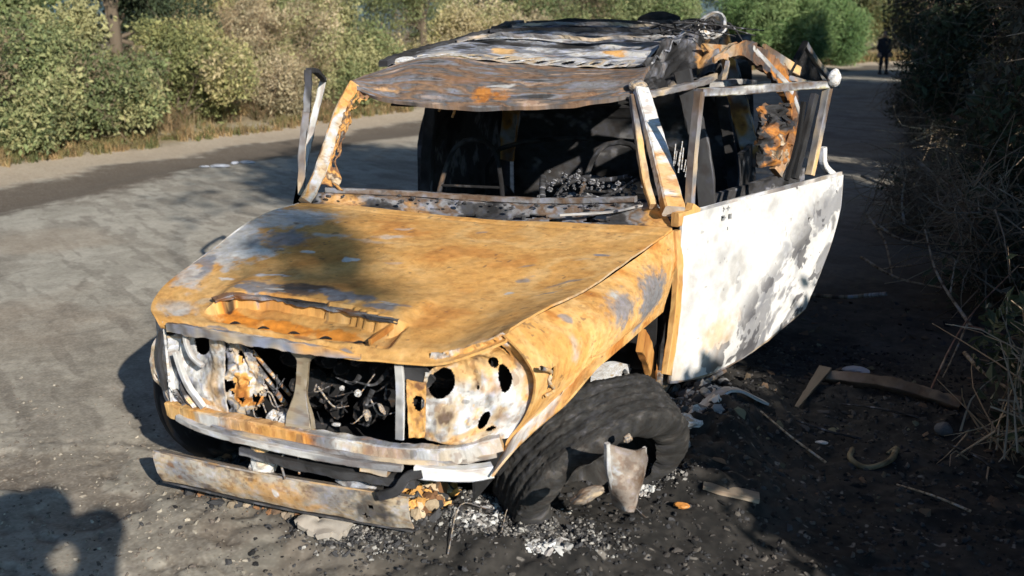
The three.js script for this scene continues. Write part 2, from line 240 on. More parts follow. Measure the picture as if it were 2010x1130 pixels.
{
  const W = gx.length, Hh = new Float32Array(W * gz.length);
  for (let j = 0; j < gz.length; j++) for (let i = 0; i < W; i++) Hh[j * W + i] = groundY(gx[i], gz[j]);
  const kinds = { road: [], wheel_track: [], dirt_shoulder: [], verge: [], burnt_ground: [] };
  const inR = (R, x, z) => x > R[0] && z > R[1] && x < R[2] && z < R[3];
  for (let j = 0; j < gz.length - 1; j++) for (let i = 0; i < W - 1; i++) {
    const x = (gx[i] + gx[i + 1]) / 2, z = (gz[j] + gz[j + 1]) / 2, d = gd(x, z) + (fbm(x * 0.9, z * 0.9, 41, 4) - 0.5) * 0.9;
    const k = d < 0.25 || x - rightEdge(z) > 0.2 ? 'verge' : d < 1.15 ? 'dirt_shoulder' : d < 2.75 ? 'wheel_track' : burnt(x, z) > 0.5 ? 'burnt_ground' : 'road';
    kinds[k].push([i, j, inR(NEAR, x, z) ? 0 : inR(MID, x, z) ? 1 : 2]);
  }
  const LB = { road: 'dusty grey asphalt road left of the burnt car', wheel_track: 'dark damp wheel track along the far road edge', dirt_shoulder: 'pale dirt shoulder below the left bushes', verge: 'littered earth verge under the bushes', burnt_ground: 'black ash-covered ground under and beside the car' };
  for (const k in kinds) {
    const at = new Map(), pos = [], nn = [], uv = [], groups = [[], [], []];
    const R3 = [NEAR, MID, FAR];
    const vert = (i, j, m) => { const key = (j * W + i) * 3 + m; if (!at.has(key)) { const x = gx[i], z = gz[j], i0 = Math.max(0, i - 1), i1 = Math.min(W - 1, i + 1), j0 = Math.max(0, j - 1), j1 = Math.min(gz.length - 1, j + 1), R = R3[m]; at.set(key, pos.length / 3); pos.push(x, Hh[j * W + i], z); const n = nrm([-(Hh[j * W + i1] - Hh[j * W + i0]) / (gx[i1] - gx[i0]), 1, -(Hh[j1 * W + i] - Hh[j0 * W + i]) / (gz[j1] - gz[j0])]); nn.push(...n); uv.push((x - R[0]) / (R[2] - R[0]), (z - R[1]) / (R[3] - R[1])); } return at.get(key); };
    for (const [i, j, m] of kinds[k]) { const a = vert(i, j, m), b = vert(i + 1, j, m), c = vert(i + 1, j + 1, m), d = vert(i, j + 1, m); groups[m].push(a, c, b, a, d, c); }
    const g = new THREE.BufferGeometry(); g.setAttribute('position', new THREE.Float32BufferAttribute(pos, 3)); g.setAttribute('normal', new THREE.Float32BufferAttribute(nn, 3)); g.setAttribute('uv', new THREE.Float32BufferAttribute(uv, 2));
    g.setIndex([].concat(...groups.map((q) => { let o = []; for (let s = 0; s < q.length; s++) o.push(q[s]); return o; })));
    let s = 0; groups.forEach((q, m) => { if (q.length) g.addGroup(s, q.length, m); s += q.length; });
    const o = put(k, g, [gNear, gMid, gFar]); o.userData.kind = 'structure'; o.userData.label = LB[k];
  }
  const far = new THREE.RingGeometry(8, 900, 64, 6); far.rotateX(-Math.PI / 2);
  const o = put('ground', far, new THREE.MeshStandardMaterial({ color: new THREE.Color(0.24, 0.2, 0.13), roughness: 1 })); o.position.set(-3, -0.28, -28); o.userData.kind = 'structure'; o.userData.label = 'dry open ground stretching away beyond the bushes';
  o.scale.set(1, 1, 1);
}
// ---------- vegetation ----------
const leafMat = (r, g, b) => new THREE.MeshPhysicalMaterial({ color: new THREE.Color(r, g, b), roughness: 0.75, side: THREE.DoubleSide, transmission: 0.25, thickness: 0 });
function clumpGeo(n, size, spread, seed, thin = 0.5) {
  const R = rng(seed), pos = [], uv = [];
  for (let k = 0; k < n; k++) {
    const c = [(R() - 0.5) * 2 * spread, (R() - 0.5) * 2 * spread, (R() - 0.5) * 2 * spread], th = R() * 6.283, ph = (R() - 0.4) * 1.6;
    const d = [Math.cos(th) * Math.cos(ph), Math.sin(ph), Math.sin(th) * Math.cos(ph)], s = nrm(crs(d, [R() - 0.5, 1, R() - 0.5])), n2 = crs(d, s), L = size * (0.6 + 0.8 * R()), w = L * thin * 0.5;
    const a = c, m1 = addv(addv(addv(c, d, L * 0.5), s, w), n2, w * 0.35), m2 = addv(addv(addv(c, d, L * 0.5), s, -w), n2, w * 0.35), e = addv(addv(c, d, L), n2, -L * 0.12);
    for (const p of [a, m1, e, a, e, m2]) { pos.push(...p); uv.push(0, 0); }
  }
  const g = new THREE.BufferGeometry(); g.setAttribute('position', new THREE.Float32BufferAttribute(pos, 3)); g.setAttribute('uv', new THREE.Float32BufferAttribute(uv, 2)); g.computeVertexNormals(); return g;
}
function twigGeo(n, L, r, seed) {
  const R = rng(seed), gs = [];
  for (let k = 0; k < n; k++) { const p = [(R() - 0.5) * L * 0.6, (R() - 0.5) * L * 0.6, (R() - 0.5) * L * 0.6], d = nrm([R() - 0.5, R() - 0.15, R() - 0.5]), l = L * (0.5 + R() * 0.7), bend = [(R() - 0.5) * l * 0.3, (R() - 0.5) * l * 0.3, (R() - 0.5) * l * 0.3]; gs.push(tube([p, addv(addv(p, d, l * 0.5), bend), addv(p, d, l)], r, r * 0.35, 3, 4)); }
  return merge(gs);
}
const clumps = [1, 2, 3].map((s) => clumpGeo(14, 0.056, 0.115, s, 0.55));
const smallClump = [4, 5].map((s) => clumpGeo(13, 0.048, 0.08, s, 0.5));
const feather = [6, 7].map((s) => clumpGeo(16, 0.085, 0.11, s, 0.16));
const bigClump = [8, 9].map((s) => clumpGeo(22, 0.085, 0.24, s, 0.55));
const twigsA = [11, 12].map((s) => twigGeo(7, 0.38, 0.0035, s));
const barkMat = new THREE.MeshStandardMaterial({ color: new THREE.Color(0.13, 0.10, 0.07), roughness: 0.95 });
const white = new THREE.Color();
const leafM = leafMat(1, 1, 1), twigM = new THREE.MeshStandardMaterial({ color: new THREE.Color(1, 1, 1), roughness: 0.9 });
const mt4 = new THREE.Matrix4(), qt = new THREE.Quaternion(), eu = new THREE.Euler(), sc3 = new THREE.Vector3(), ps = new THREE.Vector3();
// lobes: [dx, dy, dz, r]; colours: list of linear colours picked by place
function crown(name, parent, lobes, n, geos, mat, cols, seed, { scale = 1, keep, flat = 1 } = {}) {
  const R = rng(seed), vol = lobes.map((l) => l[3] ** 2), tot = vol.reduce((a, b) => a + b, 0), per = geos.map(() => []);
  for (let k = 0, guard = 0; k < n && guard < n * 6; guard++) {
    let q = R() * tot, i = 0; while (q > vol[i] && i < lobes.length - 1) q -= vol[i++];
    const [lx, ly, lz, lr] = lobes[i]; const d = nrm([R() - 0.5, R() - 0.5, R() - 0.5]), rad = lr * (0.55 + 0.5 * Math.sqrt(R())) * (0.75 + 0.5 * n3(d[0] * 2.2 + lx, d[1] * 2.2 + ly, d[2] * 2.2 + lz, seed));
    const p = [lx + d[0] * rad, ly + d[1] * rad * flat, lz + d[2] * rad];
    if (p[1] < 0.02) continue;
    const gap = n3(p[0] * 2.4, p[1] * 2.4, p[2] * 2.4, seed + 5); if (gap < 0.45) continue;
    if (keep && !keep(p)) continue;
    k++;
    const cv = n3(p[0] * 1.3 + 3, p[1] * 1.3, p[2] * 1.3, seed + 9), c0 = cols[clamp(Math.floor(clamp((cv - 0.5) * 2.4 + 0.5 + (R() - 0.5) * 0.5) * cols.length), 0, cols.length - 1)], g = 0.7 + 0.6 * R();
    per[k % geos.length].push([p, [R() * 6.28, R() * 6.28, R() * 6.28], scale * (0.45 + 1.1 * R() * (0.6 + 0.8 * cv)), c0.map((x) => x * g)]);
  }
  per.forEach((list, gi) => {
    if (!list.length) return;
    const im = new THREE.InstancedMesh(geos[gi], mat, list.length); im.castShadow = im.receiveShadow = true; im.name = name; im.userData.kind = 'stuff';
    list.forEach(([p, e, s, c], i) => { im.setMatrixAt(i, mt4.compose(ps.set(...p), qt.setFromEuler(eu.set(...e)), sc3.setScalar(s))); im.setColorAt(i, white.setRGB(...c)); });
    parent.add(im);
  });
}
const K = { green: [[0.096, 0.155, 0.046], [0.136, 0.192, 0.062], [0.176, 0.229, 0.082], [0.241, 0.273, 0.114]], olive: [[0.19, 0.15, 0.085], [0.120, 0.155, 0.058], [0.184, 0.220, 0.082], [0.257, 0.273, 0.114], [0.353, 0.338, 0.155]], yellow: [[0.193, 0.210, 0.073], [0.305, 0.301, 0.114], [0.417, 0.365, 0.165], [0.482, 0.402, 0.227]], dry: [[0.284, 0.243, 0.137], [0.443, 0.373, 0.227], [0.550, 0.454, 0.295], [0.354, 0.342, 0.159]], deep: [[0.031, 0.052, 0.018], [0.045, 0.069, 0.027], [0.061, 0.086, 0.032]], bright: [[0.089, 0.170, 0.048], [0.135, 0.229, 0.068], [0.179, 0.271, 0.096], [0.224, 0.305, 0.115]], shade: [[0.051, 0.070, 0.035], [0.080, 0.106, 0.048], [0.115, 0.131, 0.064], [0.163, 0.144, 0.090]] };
function bush(name, x, z, r, h, cols, n, seed, label, { geos = clumps, twigs = 40, group, scale = 1, twigCol = [[0.16, 0.12, 0.085], [0.25, 0.19, 0.13]], stemR = 0.02, dress, cat = 'bush' } = {}) {
  const R = rng(seed), y0 = groundY(x, z) - 0.03, b = base(name, [x, y0, z]); tag(b, label, cat, group);
  const lobes = [], nl = 5 + Math.floor(r * 4);
  for (let k = 0; k < nl; k++) { const a = R() * 6.283, q = Math.sqrt(R()) * r * 0.75, t = R(); lobes.push([Math.cos(a) * q, h * (0.12 + 0.75 * t) * (1 - 0.25 * q / r), Math.sin(a) * q, r * (0.32 + 0.25 * R()) * (1 - 0.25 * t)]); }
  const nm = lobes.length; for (let k = 0; k < 12; k++) { const e = lobes[Math.floor(R() * nm)], d = nrm([R() - 0.5, 0.15 + R() * 0.9, R() - 0.5]), q = e[3] * (0.95 + 0.55 * R()); lobes.push([e[0] + d[0] * q, e[1] + d[1] * q, e[2] + d[2] * q, r * (0.09 + 0.10 * R())]); }
  const st = []; for (let k = 0; k < 9; k++) { const a = R() * 6.283, e = lobes[k < 4 ? k : nm + k - 4]; st.push(tube([[Math.cos(a) * 0.08, 0, Math.sin(a) * 0.08], [e[0] * 0.5 + (R() - 0.5) * 0.15, e[1] * 0.5, e[2] * 0.5], [e[0], e[1], e[2]]], stemR * (0.8 + R() * 0.6), stemR * 0.25, 5)); }
  put('stem', merge(st), barkMat, b);
  crown('crown', b, lobes, n, geos, leafM, cols, seed + 1, { scale });
  if (twigs) crown('twig', b, lobes, twigs, twigsA, twigM, twigCol, seed + 2, {});
  if (dress) dress(b);
  return b;
}
const G1 = 'bushes along the far side of the road';
bush('bush', -9.85, -5.4, 1.25, 1.1, K.green, 3510, 101, 'low green leafy bush at the far left end of the road edge', { geos: clumps, group: G1 });
bush('bush', -10.15, -7.3, 1.35, 1.3, K.olive, 4050, 102, 'olive leafy bush second along from the left end of the row', { group: G1 });
bush('bush', -9.75, -9.2, 1.25, 1.7, K.olive, 3780, 103, 'broad pale olive bush opposite the damp wheel track, left of the brown dry weeds', { group: G1 });
bush('bush', -9.65, -11.3, 1.3, 1.45, K.yellow, 3510, 104, 'yellowing bush above the puddle, under the dark tree', { group: G1, twigs: 140 });
bush('bush', -9.55, -13.6, 1.35, 2.0, K.dry, 2700, 105, 'tan half-dry bush behind the open passenger door of the car', { group: G1, geos: smallClump, twigs: 380, twigCol: [[0.27, 0.2, 0.12], [0.34, 0.25, 0.15]] });
bush('bush', -9.15, -16.2, 1.5, 1.9, K.olive, 3780, 106, 'round olive green bush behind the right windscreen pillar', { group: G1 });
bush('bush', -8.65, -19.2, 1.7, 2.1, K.yellow, 3510, 107, 'dusty yellow bush seen above the front of the car roof', { group: G1, twigs: 160 });
bush('bush', -8.05, -22.8, 1.8, 2.2, K.dry, 2700, 108, 'pale straw coloured bush seen above the middle of the car roof', { group: G1, geos: bigClump, twigs: 220, scale: 0.7 });
bush('bush', -7.50, -27, 2.1, 2.4, K.olive, 2565, 109, 'olive bush farther along the road above the perforated roof bow', { group: G1, geos: bigClump, scale: 0.8 });
bush('bush', -6.10, -32, 2.3, 2.6, K.green, 2565, 110, 'green bush farther along the road above the rear of the roof', { group: G1, geos: bigClump, scale: 0.8 });
bush('bush', -3.10, -38.5, 2.5, 3.0, K.bright, 3510, 111, 'feathery bright green shrub behind the rear window frames', { group: G1, geos: feather, scale: 2.0, twigs: 0 });
bush('bush', -1.00, -43, 2.2, 3.2, K.bright, 2970, 112, 'feathery bright green shrub at the bend of the road', { group: G1, geos: feather, scale: 2.0, twigs: 0 });
bush('bush', 1.8, -50, 2.6, 3.8, K.olive, 2160, 113, 'olive bush closing the far end of the road', { group: G1, geos: bigClump });
bush('bush', 5.2, -53, 3, 4.2, K.yellow, 2160, 114, 'dusty bush beyond the far bend partly hidden by dark scrub', { group: G1, geos: bigClump });
// taller growth behind
function tree(x, z, r, h, cols, n, seed, label, geos = bigClump, scale = 0.6) {
  const y0 = groundY(x, z) - 0.05, b = base('tree', [x, y0, z]), R = rng(seed); tag(b, label, 'tree', 'trees behind the roadside bushes');
  const lobes = [], limbs = [tube([[0, 0, 0], [0.1, h * 0.3, 0.05], [0, h * 0.62, 0.1]], 0.13, 0.07, 7)];
  for (let k = 0; k < 13; k++) { const a = R() * 6.283, q = Math.sqrt(R()) * r * 0.8, t = 0.16 + 0.8 * R(); lobes.push([Math.cos(a) * q, h * t, Math.sin(a) * q, r * (0.36 + 0.25 * R())]); if (k < 7) limbs.push(tube([[0, h * 0.25, 0], [Math.cos(a) * q * 0.5, h * t * 0.8, Math.sin(a) * q * 0.5], [Math.cos(a) * q, h * t, Math.sin(a) * q]], 0.05, 0.015, 5)); }
  put('trunk', merge(limbs), barkMat, b); crown('crown', b, lobes, n, geos, leafM, cols, seed + 1, { scale }); return b;
}
tree(-12.0, -6.6, 1.9, 4.8, K.deep, 4600, 201, 'dark green tree behind the low bush at the left end');
tree(-12.4, -10.0, 1.7, 4.6, K.green, 4600, 202, 'mid green tree behind the pale olive bush');
tree(-11.7, -12.2, 1.7, 5.0, K.deep, 4600, 203, 'dark shadowy tree rising behind the yellowing bush');
tree(-12.4, -19.5, 2.0, 4.6, K.olive, 4600, 204, 'loose olive tree behind the round olive bush');
tree(-12.0, -26.5, 2.2, 5.0, K.olive, 4600, 205, 'hazy olive tree behind the dusty yellow bush');
tree(-10.5, -33, 2.6, 5.6, K.green, 4600, 206, 'green tree behind the straw coloured bush', bigClump, 0.9);
tree(-8.5, -40, 3, 6, K.green, 4600, 207, 'green tree farther up the road above the car roof', bigClump, 1);
tree(-4.5, -47, 3, 6, K.green, 2200, 208, 'green tree behind the feathery shrubs', bigClump, 1);
tree(-0.5, -54, 3, 6, K.olive, 1800, 209, 'olive tree beyond the bend of the road', bigClump, 1.1);
tree(5, -60, 3.5, 7, K.dry, 1600, 210, 'tan tree beyond the bend, half hidden by dark scrub', bigClump, 1.2);
tree(10, -58, 3.5, 7, K.olive, 1600, 211, 'olive tree behind the dark scrub at the right', bigClump, 1.2);
tree(-13.2, -16.2, 1.9, 3.6, K.yellow, 3600, 212, 'pale yellowing tree behind the tan half-dry bush');
tree(-14.5, -8.4, 2.0, 5.0, K.olive, 3600, 213, 'olive tree deep behind the left end of the row');
tree(-16.2, -12.5, 2.4, 6.2, K.green, 4200, 214, 'tall green tree deep behind the dark shadowy tree');
tree(-16.0, -19.5, 2.4, 5.6, K.olive, 4200, 215, 'tall olive tree deep behind the pale yellowing tree');
tree(-15.2, -27, 2.6, 6.0, K.olive, 3600, 216, 'tall hazy tree deep behind the loose olive tree');
// dry weeds and grass on the verge
{
  const bladeGeo = (n, L, w, seed) => { const R = rng(seed), pos = [], uv = []; for (let k = 0; k < n; k++) { const a = R() * 6.283, l = L * (0.5 + 0.7 * R()), lean = 0.15 + R() * 0.7, b = [(R() - 0.5) * 0.1, 0, (R() - 0.5) * 0.1], d = [Math.cos(a) * lean, 1, Math.sin(a) * lean], s = [-Math.sin(a) * w, 0, Math.cos(a) * w]; const m = addv(b, d, l * 0.55), t = addv(addv(b, d, l), [Math.cos(a) * lean, -0.3, Math.sin(a) * lean], l * 0.4); const q = [addv(b, s), addv(b, s, -1), addv(m, s, 0.8), addv(m, s, -0.8), t]; for (const i of [0, 1, 2, 2, 1, 3, 2, 3, 4]) { pos.push(...q[i]); uv.push(0, 0); } } const g = new THREE.BufferGeometry(); g.setAttribute('position', new THREE.Float32BufferAttribute(pos, 3)); g.setAttribute('uv', new THREE.Float32BufferAttribute(uv, 2)); g.computeVertexNormals(); return g; };
  const mk = (name, label, n, L, cols, dr, seed, zr) => {
    const R = rng(seed), im = new THREE.InstancedMesh(bladeGeo(16, L, 0.006, seed), leafM, n);
    for (let i = 0; i < n; i++) { const z = lerp(zr[0], zr[1], Math.pow(R(), 1.6)), far = sstep(-12, -40, z); let dd = lerp(dr[0], dr[1], R()); if (fbm(z * 0.7, dd, seed, 3) < 0.42) dd = dr[0]; const x = edgeX(z) + dd, s = (0.6 + 0.9 * R()) * (1 + far); im.setMatrixAt(i, mt4.compose(ps.set(x, groundY(x, z) - 0.01, z), qt.setFromEuler(eu.set(0, R() * 6.28, 0)), sc3.setScalar(s))); const c = cols[Math.floor(R() * cols.length)], g = 0.7 + 0.6 * R(); im.setColorAt(i, white.setRGB(c[0] * g, c[1] * g, c[2] * g)); }
    named(im, name); im.castShadow = im.receiveShadow = true; scene.add(im); tag(im, label, 'grass', null, 'stuff');
  };
  mk('grass', 'short green and straw grass along the verge below the bushes', 5200, 0.16, [[0.13, 0.14, 0.04], [0.22, 0.18, 0.07], [0.34, 0.24, 0.11], [0.30, 0.2, 0.09]], [-0.9, 0.35], 301, [-3.5, -48]);
  mk('dry_weeds', 'tall tan dry weeds at the foot of the bushes', 520, 0.3, [[0.30, 0.21, 0.11], [0.36, 0.25, 0.14], [0.22, 0.16, 0.08], [0.14, 0.13, 0.05]], [-1.2, -0.25], 302, [-7.5, -30]);
}
// dark scrub on the shaded right-hand side
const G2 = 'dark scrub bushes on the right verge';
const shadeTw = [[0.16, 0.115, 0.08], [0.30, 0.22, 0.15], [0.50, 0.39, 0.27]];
function branchAt(pts, r, mat) { return (b) => { const o = b.position.toArray(); put('branch', tube(pts.map((p) => sub(p, o)), r, r * 0.4, 6, 14), mat, b); }; }
const dryBr = metal(128, 0.3, 1, 70, S([[0, C.brown], [0.4, 'tan'], [0.8, 'tan'], [1, 'ash']]), [], { freq: 20 }), redBr = metal(128, 0.3, 1, 71, S([[0, C.brown], [0.5, [0.22, 0.12, 0.085]], [1, 'tan']]), [], { freq: 20 });
const many = (...f) => (b) => f.forEach((g) => g(b));
const sOpt = (o) => ({ group: G2, twigs: 620, twigCol: shadeTw, geos: smallClump, stemR: 0.016, ...o });
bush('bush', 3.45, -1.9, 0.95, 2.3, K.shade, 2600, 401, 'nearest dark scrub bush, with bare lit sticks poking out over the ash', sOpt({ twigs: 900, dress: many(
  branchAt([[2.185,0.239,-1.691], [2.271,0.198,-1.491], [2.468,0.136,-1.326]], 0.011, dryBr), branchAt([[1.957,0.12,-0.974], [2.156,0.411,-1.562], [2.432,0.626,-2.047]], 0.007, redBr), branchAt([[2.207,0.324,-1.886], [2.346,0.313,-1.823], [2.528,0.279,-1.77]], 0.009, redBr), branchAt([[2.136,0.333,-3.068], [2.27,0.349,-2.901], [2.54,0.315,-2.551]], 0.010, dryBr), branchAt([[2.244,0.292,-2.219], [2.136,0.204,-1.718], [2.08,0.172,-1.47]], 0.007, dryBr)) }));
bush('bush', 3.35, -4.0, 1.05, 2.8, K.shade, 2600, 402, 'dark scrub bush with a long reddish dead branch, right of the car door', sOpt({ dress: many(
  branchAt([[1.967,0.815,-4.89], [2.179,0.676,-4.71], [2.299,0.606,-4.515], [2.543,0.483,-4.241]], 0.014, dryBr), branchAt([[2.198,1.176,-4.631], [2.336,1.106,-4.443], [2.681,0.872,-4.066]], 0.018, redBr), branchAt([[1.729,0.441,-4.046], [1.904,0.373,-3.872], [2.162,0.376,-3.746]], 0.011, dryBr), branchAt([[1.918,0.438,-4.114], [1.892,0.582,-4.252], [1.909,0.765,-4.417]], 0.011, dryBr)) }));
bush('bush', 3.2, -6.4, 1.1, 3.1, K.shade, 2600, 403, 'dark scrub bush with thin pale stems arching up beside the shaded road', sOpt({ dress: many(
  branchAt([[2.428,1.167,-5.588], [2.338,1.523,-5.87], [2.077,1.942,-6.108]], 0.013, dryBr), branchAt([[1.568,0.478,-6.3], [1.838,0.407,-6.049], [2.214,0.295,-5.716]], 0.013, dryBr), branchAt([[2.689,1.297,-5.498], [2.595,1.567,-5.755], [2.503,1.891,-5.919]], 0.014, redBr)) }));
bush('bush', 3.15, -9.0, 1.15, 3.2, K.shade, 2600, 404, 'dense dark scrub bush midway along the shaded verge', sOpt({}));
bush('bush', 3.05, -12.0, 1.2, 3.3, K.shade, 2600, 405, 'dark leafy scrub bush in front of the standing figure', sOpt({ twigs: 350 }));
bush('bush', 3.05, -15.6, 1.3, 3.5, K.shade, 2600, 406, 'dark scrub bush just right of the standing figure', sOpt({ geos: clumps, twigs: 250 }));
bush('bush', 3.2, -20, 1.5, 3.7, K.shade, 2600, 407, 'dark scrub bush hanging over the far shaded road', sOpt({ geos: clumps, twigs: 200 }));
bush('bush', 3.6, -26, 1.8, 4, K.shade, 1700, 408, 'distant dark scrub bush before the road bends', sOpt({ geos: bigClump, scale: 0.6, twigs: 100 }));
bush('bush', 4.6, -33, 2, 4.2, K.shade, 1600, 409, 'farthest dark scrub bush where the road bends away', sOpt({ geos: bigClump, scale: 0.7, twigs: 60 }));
for (const [i, x, z, h] of [[1, 5.3, -9.2, 4.6], [2, 5.0, -12, 4.8], [3, 5.1, -17.5, 5], [4, 5.6, -23.5, 5.4], [5, 6.2, -30, 5.6], [6, 5.4, -14.8, 5], [7, 5.6, -20.4, 5.2]]) { const b = tree(x + 0.4, z, 2.0, h + 0.4, K.shade, 4600, 420 + i, ['tall dark bush behind the nearest scrub', 'tall dark bush behind the pale arching stems', 'tall dark bush behind the leafy scrub', 'tall dark bush over the far shaded verge', 'tall dark growth behind the distant scrub', 'tall dark growth where the road starts to bend', 'tall dark growth filling the bank behind the leafy scrub', 'tall dark growth filling the bank over the far shaded road'][i], clumps, 1.5); b.userData.group = 'tall dark growth behind the right verge'; }
{ const R = rng(470), T = [['dead_branch', 'pale dead branch sticking up at the right edge above the log', [1905,600,5.6], [1840,520,5.9], [1820,440,6.2]], ['dead_branch', 'thin pale branch slanting across the dark scrub above the white-ended stick', [1690,500,7.2], [1760,545,6.8], [1850,560,6.4]], ['dead_branch', 'grey dead branch leaning toward the road beside the door', [1700,420,7.6], [1735,470,7.3], [1750,540,7.0]], ['dead_branch', 'upright pale twig at the right border beside the arching stems', [1985,420,6.8], [1970,330,7.1], [1990,250,7.4]]]; const P = [[[2.229,0.295,-1.995], [2.071,0.462,-2.422], [1.999,0.655,-2.776]], [[1.647,0.323,-3.437], [1.872,0.283,-3.069], [2.129,0.291,-2.835]], [[1.652,0.459,-4.353], [1.787,0.355,-3.935], [1.854,0.211,-3.372]], [[2.518,0.619,-3.282], [2.508,0.871,-3.894], [2.588,1.122,-4.319]]]; P.forEach((p, i) => { const o = put('dead_branch', merge([tube(p, 0.011, 0.005, 5, 12), tube([addv(p[0], sub(p[1], p[0]), 0.6), addv(p[1], [0.08, 0.1, 0.05])], 0.006, 0.003, 4)]), dryBr); tag(o, T[i][1], 'branch', 'dead branches in the dark scrub'); }); }
bush('low_scrub', 2.75, -0.95, 0.5, 0.62, K.shade, 260, 431, 'low tangle of dead twigs at the right edge of the ash', sOpt({ twigs: 330, cat: 'scrub' }));
bush('low_scrub', 2.5, -3.3, 0.5, 0.7, K.shade, 260, 432, 'low tangle of dead twigs behind the charred log', sOpt({ twigs: 330, cat: 'scrub' }));
bush('low_scrub', 2.25, -5.4, 0.5, 0.8, K.shade, 300, 433, 'low tangle of twigs beside the rear end of the car door', sOpt({ twigs: 330, cat: 'scrub' }));
// growth behind the photographer's right shoulder, outside the frame, known from its shade on the verge
bush('bush', 3.9, 1.75, 0.5, 1.6, K.olive, 2000, 451, 'low bush beyond the right edge of the picture, shading the ash', { group: 'bushes outside the frame at the right', geos: clumps, scale: 1.4 });
bush('bush', 4.45, 1.1, 0.55, 1.95, K.olive, 2400, 452, 'taller bush beyond the right edge of the picture', { group: 'bushes outside the frame at the right', geos: clumps, scale: 1.5 });
bush('bush', 4.1, 0.2, 0.6, 1.5, K.olive, 2200, 453, 'broad bush beyond the right edge, beside the dead sticks', { group: 'bushes outside the frame at the right', geos: clumps, scale: 1.5 });
for (const [i, x, z, r, h] of [[0, 5.6, 0.2, 0.95, 5], [2, 6.9, -0.6, 0.8, 5.4]]) { const b = tree(x, z, r, h, K.green, 420, 455 + i, ['leafy tree outside the frame shading the nearest scrub', 'leafy tree outside the frame shading the verge farther back', 'slender leafy tree outside the frame behind the low bushes'][i], clumps, 1.9); b.userData.group = 'trees outside the frame at the right'; }
{
  const x = 9.7, z = 4.3, b = base('roadside_tree', [x, G - 0.05, z]); tag(b, 'roadside tree outside the frame whose hanging twig shades the bonnet', 'tree');
  const loc = (p) => [p[0] - x, p[1] - G + 0.05, p[2] - z];
  put('trunk', merge([tube([[0, 0, 0], [0.1, 2.6, 0], [-0.1, 5, 0.1], [0, 7.6, 0]], 0.17, 0.06, 8), tube([loc([9.7, 7.4, 4.3]), loc([8.7, 8.1, 6.2]), loc([7.8, 7.4, 7.6]), loc([7.66, 5.7, 7.9])], 0.028, 0.008, 6, 24)]), barkMat, b);
  crown('crown', b, [[0, 7.4, 0, 1.1], [0.6, 6.2, -0.9, 1.0], [1.2, 7, -0.6, 0.9], [0.6, 5.2, -0.4, 0.9], [1.6, 5.6, -1.4, 0.8]], 1500, clumps, leafM, K.green, 441, { scale: 1.6 });
  crown('crown', b, [[...loc([7.66, 6.12, 7.9]), 0.17], [...loc([7.66, 5.92, 7.9]), 0.15], [...loc([7.66, 5.74, 7.9]), 0.13]], 70, clumps, leafM, K.green, 442, { scale: 1.1 });
}
{ // overhanging tree outside the frame: its shade lies on the road beyond the car
  const x = 6.0, z = 0.95, b = base('overhanging_tree', [x, G - 0.05, z]); tag(b, 'tall tree outside the frame at the right, leaning over the road', 'tree');
  const at = (a, h, d, r) => [a * 0.692 + d * 0.722 - x, h + 0.441 * d - G + 0.05, -a * 0.722 + d * 0.692 - z, r];
  const L = [at(2.3, 3.5, 5.2, 0.78), at(3.1, 4.2, 5, 1.0), at(1.6, 3.3, 5.4, 0.42), at(1.9, 4.3, 5.6, 0.5), at(4.2, 3.6, 4.6, 1.0)], F = [at(0.7, 3.3, 5.6, 0.5), at(0.95, 4.1, 5.7, 0.5), at(0.1, 3.2, 5.8, 0.35)];
  put('trunk', merge([tube([[0, 0, 0], [0.1, 2.5, 0.1], [-0.1, 4.6, 0.1], L[1].slice(0, 3)], 0.16, 0.05, 8), ...L.map((l) => tube([[-0.05, 4.2, 0.1], [l[0] * 0.5, (4.4 + l[1]) / 2 + 0.3, l[2] * 0.5], l.slice(0, 3)], 0.04, 0.012, 5)), tube([L[2].slice(0, 3), F[0].slice(0, 3), F[2].slice(0, 3)], 0.012, 0.004, 5), tube([L[3].slice(0, 3), F[1].slice(0, 3)], 0.012, 0.005, 5)]), barkMat, b);
  crown('crown', b, L, 1900, clumps, leafM, K.green, 461, { scale: 1.8 }); crown('crown', b, F, 48, clumps, leafM, K.green, 462, { scale: 1.3 });
}


// ---------- the burnt car ----------
const car = base('burnt_car'); tag(car, 'burnt-out rusty and white off-road car with its doors standing open and no glass', 'car');
const part = (n, g, m, p = car, label) => { const o = put(n, g, m, p); if (label) o.userData.label = label; return o; };
// bonnet with its air scoop
const P_hood = {b:[[-0.595,0.886,0.875],[-0.369,0.89,0.927],[-0.153,0.892,0.954],[0.056,0.883,0.959],[0.247,0.868,0.945],[0.457,0.858,0.91],[0.582,0.897,0.879],[0.67,0.938,0.852]],t:[[-0.795,1.077,-0.43],[-0.543,1.057,-0.5],[0.084,1.02,-0.54],[0.661,1.025,-0.52],[0.936,1.028,-0.48]],l:[[-0.595,0.886,0.875],[-0.69,0.895,0.791],[-0.73,0.915,0.712],[-0.765,0.941,0.59],[-0.78,0.966,0.443],[-0.79,0.999,0.259],[-0.79,1.054,0.036],[-0.79,1.079,-0.164],[-0.795,1.077,-0.43]],r:[[0.67,0.938,0.852],[0.69,0.933,0.606],[0.76,0.93,0.236],[0.835,0.962,-0.159],[0.936,1.028,-0.48]]};
const hoodF = coons(P_hood);
const lipV = (u) => curveV([[0.188,0.125], [0.225,0.188], [0.350,0.200], [0.488,0.200], [0.612,0.175], [0.700,0.162]], u), lowV = (u) => curveV([[0.175,0.088], [0.338,0.062], [0.488,0.050], [0.612,0.062], [0.700,0.050], [0.700,0.188]], u);
